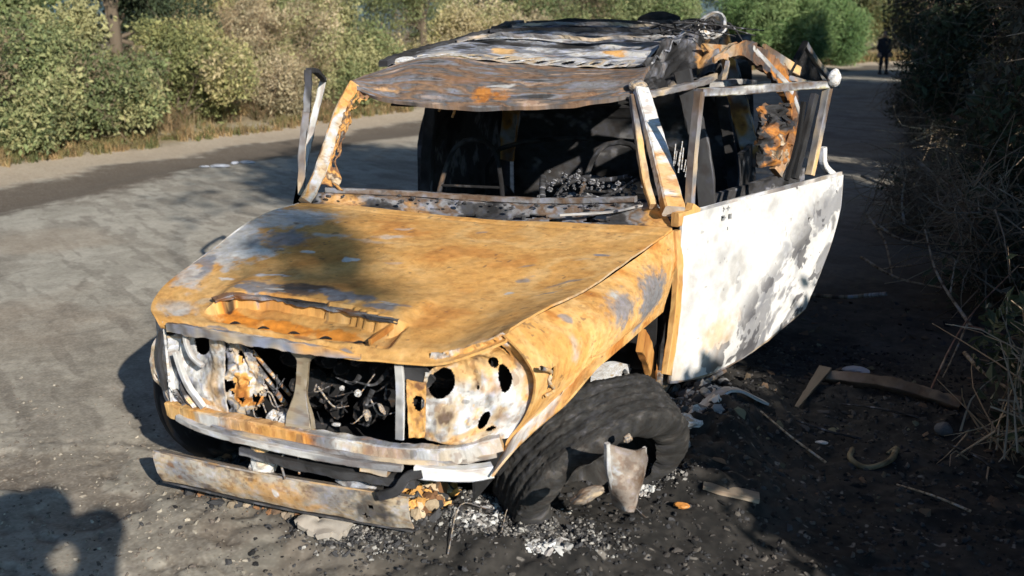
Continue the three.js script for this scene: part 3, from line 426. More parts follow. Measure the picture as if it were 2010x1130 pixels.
function curveV(p, u) { if (u <= p[0][0]) return p[0][1]; for (let i = 1; i < p.length; i++) if (u <= p[i][0]) return lerp(p[i - 1][1], p[i][1], (u - p[i - 1][0]) / (p[i][0] - p[i - 1][0])); return p[p.length - 1][1]; }
const su0 = 0.17, su1 = 0.70;
function hoodDisp(u, v) {
  let d = 0.026 * Math.sin(Math.PI * u) ** 0.8 * sstep(0, 0.35, v) * sstep(1, 0.6, v) - 0.022 * sstep(0.07, 0, v) ** 2 + (fbm(u * 7, v * 6, 71, 3) - 0.5) * 0.010 + (fbm(u * 22, v * 20, 72, 3) - 0.5) * 0.004;
  d += 0.012 * (fbm(u * 3.2, v * 2.7, 79, 2) - 0.5);
  const s = sstep(su0, su0 + 0.05, u) * sstep(su1 + 0.02, su1 - 0.03, u);
  const L = lipV(u) + (fbm(u * 18, 3, 73, 3) - 0.5) * 0.018, B = lowV(u);
  if (v > L - 0.004) d += s * 0.026 * sstep(0.26, 0, v - L); else if (v > B - 0.02) d -= s * (0.030 * sstep(B - 0.02, B + 0.02, v) + 0.02 * (ridge(u * 11, v * 22, 70, 3) - 0.55));
  d -= 0.005 * sstep(0.012, 0, Math.abs(v - 0.955 + 0.01 * Math.sin(u * 9)));                 // rear pressing
  return d;
}
const mHood = metal(1024, 1.5, 1.35, 81, S([[0, [0.5, 0.23, 0.055]], [0.2, 'rust'], [0.5, [0.60, 0.335, 0.105]], [0.72, 'rustY'], [0.97, 'rust']]), [
  [0.062,0.762, 0.13, 0.13, 0.5, 'ash', 0.95, 0.5], [0.038,0.300, 0.045, 0.10, 0.6, 'ash', 0.9, 0.6], [0.012,0.562, 0.06, 0.14, 0.5, 'ash', 0.9, 0.6], [0.150,0.500, 0.05, 0.03, 0.2, 'white', 0.8, 0.6], [0.112,0.325, 0.06, 0.03, 0.3, 'rustY', 0.4, 0.8], [0.075,0.125, 0.05, 0.05, 0.4, 'ash', 0.7, 0.7], [0.088,0.825, 0.08, 0.05, 0.2, 'white', 0.9, 0.5], [0.150,0.812, 0.08, 0.05, 0.2, 'ash', 0.5, 0.8], [0.050,0.562, 0.07, 0.19, 0.5, 'ash', 0.95, 0.5], [0.038,0.462, 0.05, 0.12, 0.6, 'ash', 0.9, 0.5], [0.150,0.588, 0.09, 0.07, 0.2, 'blue', 0.8, 0.6],
  [0.112,0.475, 0.07, 0.045, 0.4, 'white', 0.95, 0.4], [0.088,0.388, 0.03, 0.06, 0.7, 'ash', 0.7, 0.5], [0.038,0.375, 0.02, 0.10, 0.3, 'blue', 0.8, 0.5], [0.375,0.525, 0.024, 0.018, 0, 'white', 1, 0.25], [0.250,0.525, 0.025, 0.012, 0, 'white', 0.8, 0.4],
  [0.150,0.312, 0.03, 0.012, 0, 'white', 0.8, 0.5], [0.262,0.325, 0.045, 0.014, 0, 'white', 0.85, 0.5], [0.250,0.662, 0.05, 0.018, 0.1, 'ash', 0.7, 0.7], [0.388,0.712, 0.05, 0.018, 0.5, 'ash', 0.65, 0.7], [0.350,0.650, 0.09, 0.012, 0.1, 'ash', 0.35, 0.7], [0.388,0.800, 0.03, 0.012, 0.7, 'ash', 0.5, 0.6],
  [0.488,0.512, 0.02, 0.008, 0.3, 'pink', 0.7, 0.5], [0.225,0.775, 0.006, 0.006, 0, 'brown', 0.9, 0.3], [0.562,0.850, 0.02, 0.012, 0.6, 'grey', 0.6, 0.6],
  [0.825,0.538, 0.02, 0.02, 0.6, 'grey', 0.75, 0.5], [0.912,0.525, 0.05, 0.014, 0.7, 'grey', 0.75, 0.6], [0.912,0.438, 0.03, 0.01, 0.7, 'grey', 0.8, 0.5], [0.825,0.438, 0.014, 0.01, 0.6, 'ash', 0.9, 0.5], [0.912,0.762, 0.02, 0.014, 0.3, 'blue', 0.9, 0.4], [0.775,0.625, 0.02, 0.012, 0.6, 'grey', 0.6, 0.6], [0.800,0.762, 0.05, 0.01, 0.3, 'rustD', 0.5, 0.8], [0.888,0.700, 0.04, 0.012, 0.4, 'tan', 0.5, 0.8],
  [0.912,0.025, 0.05, 0.02, 0.3, 'pink', 0.75, 0.7], [0.850,0.025, 0.02, 0.01, 0, 'brown', 0.5, 0.8], [0.738,0.350, 0.12, 0.08, 0, 'rustY', 0.3, 0.9],
  [0.100,0.100, 0.06, 0.025, 0.2, 'ash', 0.8, 0.6], [0.162,0.162, 0.05, 0.02, 0.5, 'tan', 0.8, 0.6], [0.050,0.150, 0.03, 0.03, 0.2, 'grey', 0.4, 0.8],
  [0.275,0.138, 0.08, 0.035, -0.1, 'orange', 1, 0.4], [0.412,0.125, 0.09, 0.035, -0.12, 'orange', 1, 0.4], [0.550,0.112, 0.08, 0.035, -0.12, 'orange', 0.95, 0.4], [0.475,0.088, 0.06, 0.012, -0.12, 'rustB', 0.7, 0.6], [0.612,0.075, 0.05, 0.012, -0.12, 'soot', 0.6, 0.6], [0.238,0.162, 0.02, 0.02, 0.3, 'black', 0.9, 0.4], [0.650,0.125, 0.05, 0.02, -0.1, 'rustY', 0.8, 0.5],
  [0.288,0.262, 0.09, 0.022, -0.06, 'grey', 0.95, 0.5], [0.412,0.262, 0.09, 0.026, -0.08, 'soot', 0.9, 0.5], [0.525,0.250, 0.07, 0.028, -0.12, 'grey', 0.95, 0.5], [0.638,0.225, 0.035, 0.012, -0.15, 'blue', 0.9, 0.5], [0.362,0.225, 0.02, 0.006, 0, 'white', 0.8, 0.4], [0.600,0.238, 0.02, 0.006, 0, 'ash', 0.8, 0.5],
  [0.225,0.025, 0.05, 0.012, -0.1, 'grey', 0.8, 0.6], [0.438,0.000, 0.06, 0.010, -0.1, 'tan', 0.8, 0.6], [0.600,0.000, 0.06, 0.012, -0.1, 'blue', 0.85, 0.6],
  [0.275,0.225, 0.08, 0.026, -0.06, 'grey', 0.95, 0.4], [0.400,0.238, 0.07, 0.03, -0.06, 'soot', 0.9, 0.4], [0.500,0.238, 0.07, 0.03, -0.1, 'blue', 0.95, 0.4], [0.625,0.200, 0.06, 0.028, -0.12, 'grey', 0.95, 0.4], [0.338,0.238, 0.03, 0.008, 0, 'ash', 0.8, 0.5], [0.625,0.225, 0.02, 0.008, 0, 'ash', 0.8, 0.5],
], { freq: 4.5, dark: 0.26, bump: 0.001, flake: 0.35 });
part('hood', slab((u, v) => hoodF(u * 0.996, v), 160, 140, 0.008, { disp: hoodDisp }), mHood, car, 'orange rusted bonnet with white burnt patches and a crushed air scoop');
{ // torn scoop lip, lying over the recess
  const on = (u, v, d) => { const p = hoodF(u, v), n = nrm(crs(sub(hoodF(u + 0.01, v), hoodF(u - 0.01, v)), sub(hoodF(u, v + 0.01), hoodF(u, v - 0.01)))); return addv(p, n, d); };
  const a = []; for (let i = 0; i <= 12; i++) { const u = lerp(su0 + 0.03, su1 - 0.02, i / 12); a.push(on(u, lipV(u) + (h2(i, 3, 5) - 0.5) * 0.008, 0.027 + (h2(i, 1, 2) - 0.5) * 0.008)); }
  part('scoop_lip', bar(a, 0.045, 0.014, [0, 1, 0], { n: 80, wob: 0.7, seed: 4 }), metal([64, 512], 0.1, 0.8, 4, S([[0, C.black], [0.4, 'soot'], [0.6, 'grey'], [0.8, 'rustB'], [1, 'blue']]), [], { freq: 9, bars: 1 }));
  const slots = []; for (let i = 0; i < 5; i++) { const u = 0.27 + i * 0.085, v = lerp(lowV(u), lipV(u), 0.28), n = [on(u - 0.014, v, -0.026), on(u, v + 0.006, -0.022), on(u + 0.016, v + 0.008, -0.026)]; slots.push(bar(n, 0.008, 0.008, [0, 1, 0], { n: 5, round: 0.4, taper: (t) => 0.4 + Math.sin(Math.PI * t) * 0.8 })); }
  for (const s of slots) part('scoop_shade_bar', s, M.char);  // char-coloured bars drawn to look like shaded slits in the recess
  part('scoop_end', bar([on(su1 - 0.055, lowV(su1 - 0.05) + 0.01, 0), on(su1 - 0.03, lipV(su1 - 0.03) - 0.005, 0.012)], 0.010, 0.02, [0, 1, 0], { n: 6, wob: 0.3 }), M.rustDeep);
}
{ const a = []; for (let i = 0; i <= 16; i++) a.push(addv(hoodF(lerp(0.04, 0.64, i / 16), 0), [0, -0.018, 0.004])); part('hood_front_edge', bar(a, 0.016, 0.034, [0, 1, 0], { n: 90, wob: 0.4, seed: 9, taper: (t) => 1 - 0.6 * sstep(0.8, 1, t) }), metal([256, 64], 0.3, 1.2, 12, S([[0, C.brown], [0.3, 'grey'], [0.55, 'tan'], [0.75, 'blue'], [1, 'rust']]), [], { freq: 8, bars: 1 })); }
// front wings
const P_f = {b:[[0.64,0.482,0.9],[0.69,0.553,0.871],[0.755,0.612,0.759],[0.81,0.661,0.659],[0.875,0.737,0.553],[0.925,0.757,0.215],[0.945,0.74,-0.234]],t:[[0.67,0.938,0.852],[0.69,0.933,0.606],[0.76,0.93,0.236],[0.835,0.962,-0.159],[0.936,1.028,-0.48]],l:[[0.64,0.482,0.9],[0.657,0.548,0.826],[0.727,0.66,0.803],[0.754,0.77,0.794],[0.722,0.854,0.805],[0.67,0.938,0.852]],r:[[0.945,0.74,-0.234],[0.95,0.812,-0.388],[0.95,0.915,-0.508],[0.936,1.028,-0.48]]};
const mFender = metal(768, 1.5, 0.5, 82, S([[0, C.rustD], [0.25, 'rust'], [0.6, 'rustY'], [0.9, 'rust']]), [
  [0.775,0.438, 0.11, 0.26, 0.3, 'grey', 0.9, 0.6], [0.738,0.512, 0.15, 0.34, 0.3, 'grey', 0.95, 0.5], [0.488,0.650, 0.09, 0.22, 0.5, 'blue', 0.85, 0.6], [0.688,0.162, 0.06, 0.12, 0.3, 'blue', 0.8, 0.6], [0.488,0.825, 0.028, 0.08, 0.4, 'ash', 0.95, 0.5], [0.862,0.825, 0.05, 0.10, 0.2, 'rust', 0.9, 0.6], [0.250,0.838, 0.02, 0.05, 0, 'grey', 0.8, 0.5], [0.212,0.625, 0.03, 0.10, 0.9, 'ash', 0.5, 0.8], [0.625,0.262, 0.04, 0.1, 0.2, 'rust', 0.5, 0.8],
  [0.162,0.138, 0.10, 0.13, 0.2, 'ash', 0.95, 0.5], [0.062,0.050, 0.10, 0.15, 0.2, 'ash', 0.9, 0.5], [0.225,0.062, 0.05, 0.06, 0.2, 'grey', 0.6, 0.7], [0.000,0.800, 0.05, 0.2, 0, 'rustY', 0.5, 0.7],
], { freq: 6, dark: 0.26, flake: 0.4 });
const curl = [0.088,0.550];
const wingF = coons(P_f);
part('front_wing', slab((u, v) => wingF(u, v * 0.990), 70, 44, 0.008, { disp: (u, v) => 0.03 * Math.sin(Math.PI * u) * Math.sin(Math.PI * v) ** 0.8 + (fbm(u * 9, v * 5, 74, 3) - 0.5) * 0.01, hole: (u, v) => Math.abs(u - curl[0]) < 0.016 && Math.abs(v - curl[1]) < 0.075 }), mFender, car, 'rusty left front wing with a grey burnt patch above the wheel');
part('wing_bracket', tube([[0.78,0.828,0.82], [0.785,0.787,0.732], [0.78,0.758,0.739], [0.785,0.716,0.701], [0.77,0.713,0.761]], 0.008, 0.006), M.tan);
part('front_wing', slab((u, v) => { const p = curve(P_hood.l)(u); return [p[0] + 0.012 - 0.03 * sstep(0, 0.5, u) - 0.12 * (1 - v) ** 0.6 * sstep(0.15, 0.7, u), lerp(lerp(0.56, 0.78, sstep(0.05, 0.4, u)), p[1] - 0.012, v), p[2] - 0.02]; }, 50, 14, 0.008), M.pale, car, 'pale right front wing mostly hidden behind the bonnet');
part('rear_wing_edge', bar([[0.94,1.02,-0.502], [0.955,0.832,-0.493], [0.955,0.627,-0.429], [0.945,0.439,-0.349]], 0.05, 0.03, [1, 0, 0.3], { n: 24, wob: 0.12 }), M.rust);
// headlamp panels
const holesL = [[865, 757, 0.034, 0.030], [990, 745, 0.022, 0.026], [985, 735, 0.018, 0.02], [950, 828, 0.02, 0.022], [900, 822, 0.012, 0.01], [928, 770, 0.008, 0.008], [985, 780, 0.008, 0.008], [880, 842, 0.014, 0.007]];
const hl = [[0.850,0.862, 0.022, 0.13], [0.162,0.612, 0.115, 0.17], [0.000,0.850, 0.10, 0.09], [0.738,0.575, 0.06, 0.12], [0.675,0.725, 0.05, 0.05], [0.612,0.212, 0.05, 0.09], [0.488,0.525, 0.014, 0.024], [0.725,0.112, 0.05, 0.03]];
const inE = (L) => (u, v) => L.some(([a, b, c, d]) => ((u - a) / c) ** 2 + ((v - b) / d) ** 2 < 1);
const mHL = metal(384, 0.35, 0.32, 83, S([[0, C.brown], [0.22, 'tan'], [0.42, 'ash'], [0.66, 'white'], [0.82, 'ash'], [0.97, 'rustY']]), [[0.562,0.962, 0.5, 0.2, 0.1, 'rust', 1, 0.5], [0.175,0.875, 0.2, 0.12, 0, 'rustY', 0.9, 0.5], [0.550,0.750, 0.6, 0.2, 0, 'rustY', 0.85, 0.6], [0.962,0.750, 0.2, 0.2, 0, 'rust', 0.9, 0.5], [0.350,0.650, 0.12, 0.12, 0, 'tan', 0.8, 0.6], [0.912,0.488, 0.14, 0.2, 0, 'tan', 0.75, 0.7], [1.000,0.200, 0.1, 0.12, 0, 'grey', 0.6, 0.7], [0.600,0.500, 0.12, 0.1, 0.3, 'rust', 0.6, 0.7], [0.112,0.362, 0.06, 0.12, 0, 'grey', 0.5, 0.8], [0.988,0.562, 0.10, 0.3, 0, 'rust', 0.9, 0.6], [0.912,0.825, 0.2, 0.14, 0, 'rust', 0.95, 0.5], [0.788,0.162, 0.12, 0.08, 0, 'rustB', 0.6, 0.7], [0.325,0.688, 0.2, 0.1, 0, 'rustY', 0.7, 0.7], [1.000,0.712, 0.1, 0.1, 0, 'rust', 0.9, 0.5], [0.650,0.438, 0.10, 0.06, 0.4, 'rustB', 0.5, 0.8], [0.425,0.038, 0.5, 0.05, 0, 'rust', 0.7, 0.7], [0.600,0.350, 0.05, 0.08, 0, 'soot', 0.6, 0.7]], { freq: 12 });
part('headlamp_panel', slab(coons({b:[[0.39,0.576,0.893],[0.516,0.567,0.866],[0.673,0.58,0.821]],t:[[0.449,0.855,0.908],[0.58,0.891,0.875],[0.668,0.932,0.849]],l:[[0.39,0.576,0.893],[0.399,0.681,0.892],[0.414,0.775,0.889],[0.449,0.855,0.908]],r:[[0.673,0.58,0.821],[0.727,0.669,0.803],[0.751,0.77,0.795],[0.719,0.854,0.806],[0.668,0.932,0.849]]}), 120, 110, 0.006, { hole: inE(hl), disp: (u, v) => 0.03 * sstep(0.5, 0.2, v) * Math.sin(Math.PI * clamp(u * 1.6)) + (ridge(u * 4, v * 3, 70, 3) - 0.5) * 0.014 + (fbm(u * 5, v * 5, 75, 3) - 0.5) * 0.035 - 0.03 * sstep(0.25, 0.5, v) * sstep(0.95, 0.7, v) * sstep(0.1, 0.3, u) - 0.02 * ridge(u * 3, v * 2, 76, 2) }), mHL, car, 'white burnt headlamp panel with round black holes beside the left wheel');
const hr = [[0.600,0.888, 0.14, 0.20], [0.325,0.250, 0.04, 0.05], [0.062,0.375, 0.03, 0.04], [0.175,0.900, 0.06, 0.035]];
const mHR = metal(384, 0.34, 0.3, 84, S([[0, C.soot], [0.2, 'grey'], [0.4, 'ash'], [0.55, 'white'], [0.72, 'tan'], [0.9, 'ash']]), [[0.888,0.388, 0.16, 0.35, 0, 'rustY', 0.7, 0.7], [0.162,0.925, 0.2, 0.05, 0, 'soot', 0.8, 0.6], [0.650,0.175, 0.3, 0.06, 0, 'rustY', 0.8, 0.6], [0.062,0.638, 0.05, 0.3, 0, 'tan', 0.6, 0.7], [0.462,0.675, 0.06, 0.2, 0.3, 'grey', 0.6, 0.7], [0.350,0.425, 0.04, 0.2, 0.3, 'soot', 0.4, 0.8], [0.900,0.650, 0.1, 0.15, 0, 'tan', 0.8, 0.7], [0.000,0.150, 0.12, 0.08, 0, 'tan', 0.5, 0.8], [0.688,0.788, 0.05, 0.2, 0, 'blue', 0.6, 0.7]], { freq: 11 });
part('headlamp_panel', slab(coons({b:[[-0.59,0.562,0.846],[-0.472,0.554,0.876],[-0.32,0.558,0.905]],t:[[-0.618,0.861,0.838],[-0.471,0.855,0.877],[-0.303,0.846,0.908]],l:[[-0.59,0.562,0.846],[-0.681,0.645,0.819],[-0.686,0.743,0.817],[-0.618,0.861,0.838]],r:[[-0.32,0.558,0.905],[-0.321,0.714,0.905],[-0.303,0.846,0.908]]}), 110, 100, 0.006, { hole: inE(hr), disp: (u, v) => (fbm(u * 5, v * 5, 77, 3) - 0.5) * 0.03 - 0.035 * sstep(0.15, 0.35, u) * sstep(0.9, 0.6, u) * sstep(0.3, 0.6, v) + 0.018 * sstep(0.02, 0, Math.abs(u - 0.33 + v * 0.15)) + 0.02 * sstep(0.03, 0, Math.abs(u - 0.55 + v * 0.25) ) }), mHR, car, 'crumpled white headlamp panel at the corner nearest the road');
part('lamp_ring', bar([[-0.474,0.875,0.886], [-0.475,0.821,0.888], [-0.452,0.77,0.893], [-0.408,0.744,0.9]], 0.012, 0.02, [0, 0, 1], { n: 14 }), M.pale);
part('headlamp_strut', bar([[-0.532,0.776,0.877], [-0.505,0.708,0.887], [-0.474,0.658,0.896], [-0.422,0.59,0.897]], 0.016, 0.022, [0, 0, 1], { n: 16, wob: 0.2 }), M.pale);
part('headlamp_strut', bar([[-0.601,0.837,0.853], [-0.63,0.739,0.847], [-0.612,0.619,0.852]], 0.016, 0.02, [0, 0, 1], { n: 14, wob: 0.2 }), M.soot);
// grille opening: posts, brackets and cross members
part('grille_post', bar([[-0.002,0.835,0.91], [-0.013,0.747,0.91], [-0.024,0.659,0.915], [-0.025,0.578,0.93]], 0.062, 0.02, [0, 0, 1], { n: 24, wob: 0.12, taper: (t) => 0.66 + 1.0 * sstep(0.5, 1, t) + 0.7 * sstep(0.12, 0.02, t) }), metal([64, 256], 0.2, 0.4, 261, S([[0, C.brown], [0.4, [0.2, 0.165, 0.11]], [0.7, [0.28, 0.23, 0.16]], [1, 'grey']]), [], { freq: 14, bars: 1 }));
part('grille_post', bar([[0.331,0.818,0.894], [0.332,0.725,0.894], [0.327,0.569,0.904]], 0.028, 0.012, [0, 0, 1], { n: 16, wob: 0.1 }), M.pale);
{ const a = [[0.358,0.773,0.899], [0.357,0.574,0.899]], b = [[0.42,0.763,0.888], [0.41,0.581,0.89]]; part('latch_strap', slab((u, v) => addv(addv(a[0], sub(a[1], a[0]), 1 - v), sub(addv(b[0], sub(b[1], b[0]), 1 - v), addv(a[0], sub(a[1], a[0]), 1 - v)), u), 16, 40, 0.006, { hole: (u, v) => ((u - 0.62) / 0.34) ** 2 + ((v - 0.62) / 0.14) ** 2 < 1, disp: (u, v) => (fbm(u * 3, v * 6, 78, 2) - 0.5) * 0.012 }), metal(128, 0.09, 0.25, 14, S([[0, C.rustB], [0.4, 'rust'], [0.8, 'rustY']]), [], { freq: 20 })); }
part('lock_bracket', bar([[0.369,0.843,0.877], [0.377,0.767,0.876], [0.423,0.806,0.877]], 0.08, 0.01, [0, 0, 1], { n: 10, wob: 0.2 }), M.soot);
{ const f = coons({ b: [[-0.338,0.568,0.873], [-0.269,0.574,0.883], [-0.203,0.608,0.88]], t: [[-0.314,0.839,0.886], [-0.264,0.835,0.883], [-0.235,0.801,0.867]], l: [[-0.338,0.568,0.873], [-0.324,0.707,0.885], [-0.314,0.839,0.886]], r: [[-0.203,0.608,0.88], [-0.184,0.699,0.872], [-0.235,0.801,0.867]] }); part('radiator_side', slab(f, 26, 40, 0.008, { disp: (u, v) => (ridge(u * 4, v * 6, 85, 3) - 0.5) * 0.04, hole: (u, v) => fbm(u * 7, v * 9, 86, 3) < 0.36 }), metal(256, 0.15, 0.3, 15, S([[0, C.soot], [0.3, 'grey'], [0.5, 'tan'], [0.66, 'ash'], [0.78, 'rust'], [0.95, 'rustD']]), [], { freq: 14 }), car, 'torn rusty radiator side panel'); }
part('hose', tube([[-0.26,0.794,0.854], [-0.219,0.696,0.819], [-0.164,0.587,0.784]], 0.010), M.mixed); part('hose', tube([[-0.25,0.793,0.835], [-0.209,0.709,0.799], [-0.157,0.618,0.764]], 0.007), M.mixed);
part('wire', tube([[-0.185,0.66,0.892], [-0.166,0.665,0.873], [-0.134,0.605,0.876]], 0.003), M.greyrust);
part('cross_member', bar([[-0.598,0.55,0.844], [-0.426,0.555,0.896], [-0.194,0.56,0.936], [0.043,0.549,0.945], [0.221,0.534,0.93], [0.356,0.526,0.91], [0.517,0.531,0.871], [0.65,0.569,0.829]], 0.05, 0.056, [0, 1, 0], { n: 110, wob: 0.22, seed: 6 }), metal([128, 1024], 0.25, 1.5, 87, S([[0, C.rustD], [0.25, 'grey'], [0.45, 'ash'], [0.6, 'tan'], [0.75, 'rust'], [0.95, 'rustY']]), [[0.5, 0.30, 1, 0.14, 0, 'rust', 0.8, 0.6], [0.5, 0.62, 1, 0.1, 0, 'blue', 0.6, 0.6], [0.5, 0.82, 1, 0.12, 0, 'ash', 0.7, 0.6]], { freq: 10, bars: 1 }), car, 'long rusty and grey cross member below the grille opening');
part('valance', bar([[-0.532,0.541,0.892], [-0.395,0.531,0.942], [-0.17,0.525,0.978], [0.06,0.51,0.979], [0.235,0.496,0.962], [0.351,0.489,0.94]], 0.03, 0.022, [0, 1, 0], { n: 70, wob: 0.2, seed: 7 }), M.pale);
part('cross_member', bar([[-0.363,0.541,0.928], [-0.141,0.54,0.96], [0.087,0.528,0.958], [0.295,0.512,0.934], [0.49,0.51,0.892], [0.637,0.535,0.843]], 0.03, 0.016, [0, 1, 0], { n: 80, wob: 0.3, seed: 61 }), M.greyrust);
part('valance', bar([[0.39,0.482,0.929], [0.479,0.476,0.91], [0.564,0.476,0.884], [0.622,0.479,0.847]], 0.05, 0.042, [0, 1, 0], { n: 36, wob: 0.1, seed: 8 }), M.whiteChalk, car, 'bright white end of the lower front bar');
part('cross_member', bar([[-0.257,0.466,0.914], [0.027,0.446,0.93], [0.28,0.431,0.911], [0.381,0.425,0.895]], 0.06, 0.03, [0, 1, 0], { n: 40, wob: 0.2 }), M.soot);
part('bumper_bracket', bar([[0.42,0.479,0.938], [0.375,0.469,0.956], [0.342,0.424,0.972], [0.28,0.397,0.971]], 0.03, 0.025, [0, 0, 1], { n: 20, wob: 0.15 }), M.soot);
part('bracket_plate', bar([[0.213,0.484,0.949], [0.304,0.474,0.938]], 0.05, 0.03, [0, 1, 0], { n: 8, wob: 0.2 }), M.tan);
const mLamp = metal(128, 0.3, 0.3, 88, S([[0, C.ash], [0.4, 'white'], [1, [0.7, 0.66, 0.52]]]), [], { freq: 8, rough: 0.55, speck: 0.2 });
part('fog_lamp', moved(lump(0.058, 21, 0.4, 3, [0.8, 1, 0.8]), [-0.215,0.404,0.869], 0.2, 0, -0.5), mLamp, car, 'melted white fog lamp hanging nearer the road'); part('fog_lamp_mount', moved(lump(0.04, 22, 0.3, 2, [0.9, 1.2, 0.6]), [-0.187,0.478,0.922]), M.tan);
part('fog_lamp', moved(lump(0.066, 23, 0.4, 3, [1, 0.8, 0.8]), [0.146,0.383,0.875], 0.2, 0, -0.4), metal(128, 0.3, 0.3, 89, S([[0, C.blue], [0.5, 'ash'], [1, 'blue']]), [], { freq: 8, rough: 0.6 }), car, 'melted greyish fog lamp hanging at the middle of the front');
part('wire', tube([[-0.082,0.495,0.928], [-0.1,0.45,0.938], [-0.089,0.387,0.938]], 0.004), M.greyrust); part('wire', tube([[-0.037,0.492,0.93], [-0.031,0.415,0.94]], 0.004), M.mixed);
// engine bay
const box = (x0, x1, y0, y1, z0, z1) => { const g = new THREE.BoxGeometry(x1 - x0, y1 - y0, z1 - z0); g.translate((x0 + x1) / 2, (y0 + y1) / 2, (z0 + z1) / 2); return g; };
part('firewall', box(-0.88, 0.88, 0.42, 0.99, -0.46, -0.44), M.dark); part('bay_floor', box(-0.6, 0.6, 0.40, 0.42, -0.43, 0.72), M.dark);
part('inner_wing', slab((u, v) => [-0.6 - 0.03 * v, lerp(0.42, 0.88, v), lerp(-0.42, 0.76, u)], 10, 6, 0.01), M.dark); part('inner_wing', slab((u, v) => [0.56 + 0.04 * v, lerp(0.42, 0.90, v), lerp(-0.42, 0.76, u)], 10, 6, 0.01), M.dark);
part('engine_block', moved(lump(0.3, 31, 0.3, 3, [1, 0.7, 1.1]), [0.0, 0.62, 0.15]), M.char);
{ const R = rng(32), gs = []; for (let i = 0; i < 46; i++) gs.push(moved(lump(0.02 + 0.045 * R(), 33 + i, 0.45, 1), [lerp(-0.3, 0.38, R()), lerp(0.48, 0.78, R()), lerp(0.4, 0.66, R())])); part('engine_debris', merge(gs), M.char).userData.kind = 'stuff'; }
part('engine_fitting', moved(lump(0.013, 41, 0.3, 2), [0.13,0.67,0.806]), M.pale); part('engine_fitting', moved(lump(0.014, 42, 0.5, 2, [0.7, 1.6, 1]), [0.173,0.603,0.823], 0.3, 0, 0.3), M.greyrust); part('engine_fitting', moved(lump(0.011, 43, 0.4, 2, [0.5, 2.0, 1]), [0.234,0.638,0.837], 0, 0, 0.6), M.greyrust); part('engine_fitting', moved(lump(0.010, 44, 0.4, 2, [1.6, 0.6, 1]), [0.084,0.581,0.878]), M.pale); { const R = rng(260); for (let i = 0; i < 15; i++) { const p = addv([0.108,0.671,0.807], [(R() - 0.5) * 0.34, (R() - 0.5) * 0.2, (R() - 0.5) * 0.1]), e = [(R() - 0.5) * 0.22, (R() - 0.5) * 0.16, (R() - 0.5) * 0.1]; part(i % 3 ? 'wire' : 'bracket', tube([p, addv(addv(p, e, 0.5), [(R() - 0.5) * 0.08, -0.04 * R(), 0.02]), addv(p, e)], 0.0025 + (i % 3 ? 0 : 0.006) + 0.002 * R(), 0.002, 5), [M.soot, M.greyrust, M.char][i % 3]); } for (let i = 0; i < 9; i++) { const p = addv([-0.211,0.66,0.819], [(R() - 0.5) * 0.1, (R() - 0.5) * 0.2, (R() - 0.5) * 0.08]), e = [(R() - 0.3) * 0.14, (R() - 0.5) * 0.2, (R() - 0.5) * 0.06]; part('wire', tube([p, addv(addv(p, e, 0.5), [0.03 * R(), -0.03, 0.02]), addv(p, e)], 0.003, 0.002, 5), i % 2 ? M.greyrust : M.soot); } }
part('engine_fitting', moved(lump(0.009, 45, 0.4, 2), [0.063,0.675,0.789]), M.grey ?? M.pale);
{ const R = rng(46), gs = []; for (let i = 0; i < 16; i++) gs.push(moved(lump(0.012 + 0.02 * R(), 47 + i, 0.4, 1), addv([-0.124,0.563,0.906], [lerp(-0.07, 0.07, R()), 0.01 * R() + 0.01, lerp(-0.04, 0.0, R())]))); part('melted_residue', merge(gs), M.pale).userData.kind = 'stuff'; }
// wheel-arch parts
{ const f = coons({ b: [[0.72,0.389,-0.104], [0.74,0.332,-0.367], [0.76,0.314,-0.6]], t: [[0.72,0.536,0.015], [0.74,0.531,-0.185], [0.76,0.413,-0.514]], l: [[0.72,0.389,-0.104], [0.7,0.456,-0.059], [0.72,0.536,0.015]], r: [[0.76,0.314,-0.6], [0.76,0.351,-0.597], [0.76,0.413,-0.514]] }); part('strut_tower', slab(f, 44, 40, 0.02, { hole: (u, v) => ((u - 0.62) / 0.10) ** 2 + ((v - 0.45) / 0.36) ** 2 < 1, disp: (u, v) => 0.03 * Math.sin(u * 3.1) }), M.whiteChalk); }
part('arch_brace', bar([[0.86,0.613,-0.235], [0.86,0.499,-0.379], [0.86,0.352,-0.495]], 0.10, 0.03, [1, 0, 0], { n: 18, wob: 0.1 }), M.rustDeep, car, 'dark orange brace behind the front wheel arch');
part('arch_liner', slab((u, v) => [lerp(0.5, 0.6, sstep(0.5, 1, v)), lerp(0.3, 0.88, v), lerp(-0.55, 0.72, u)], 10, 10, 0.01), M.dark);
part('steering_arm', tube([[0.7,0.433,0.48], [0.7,0.449,0.159], [0.7,0.413,-0.06]], 0.02), M.soot);
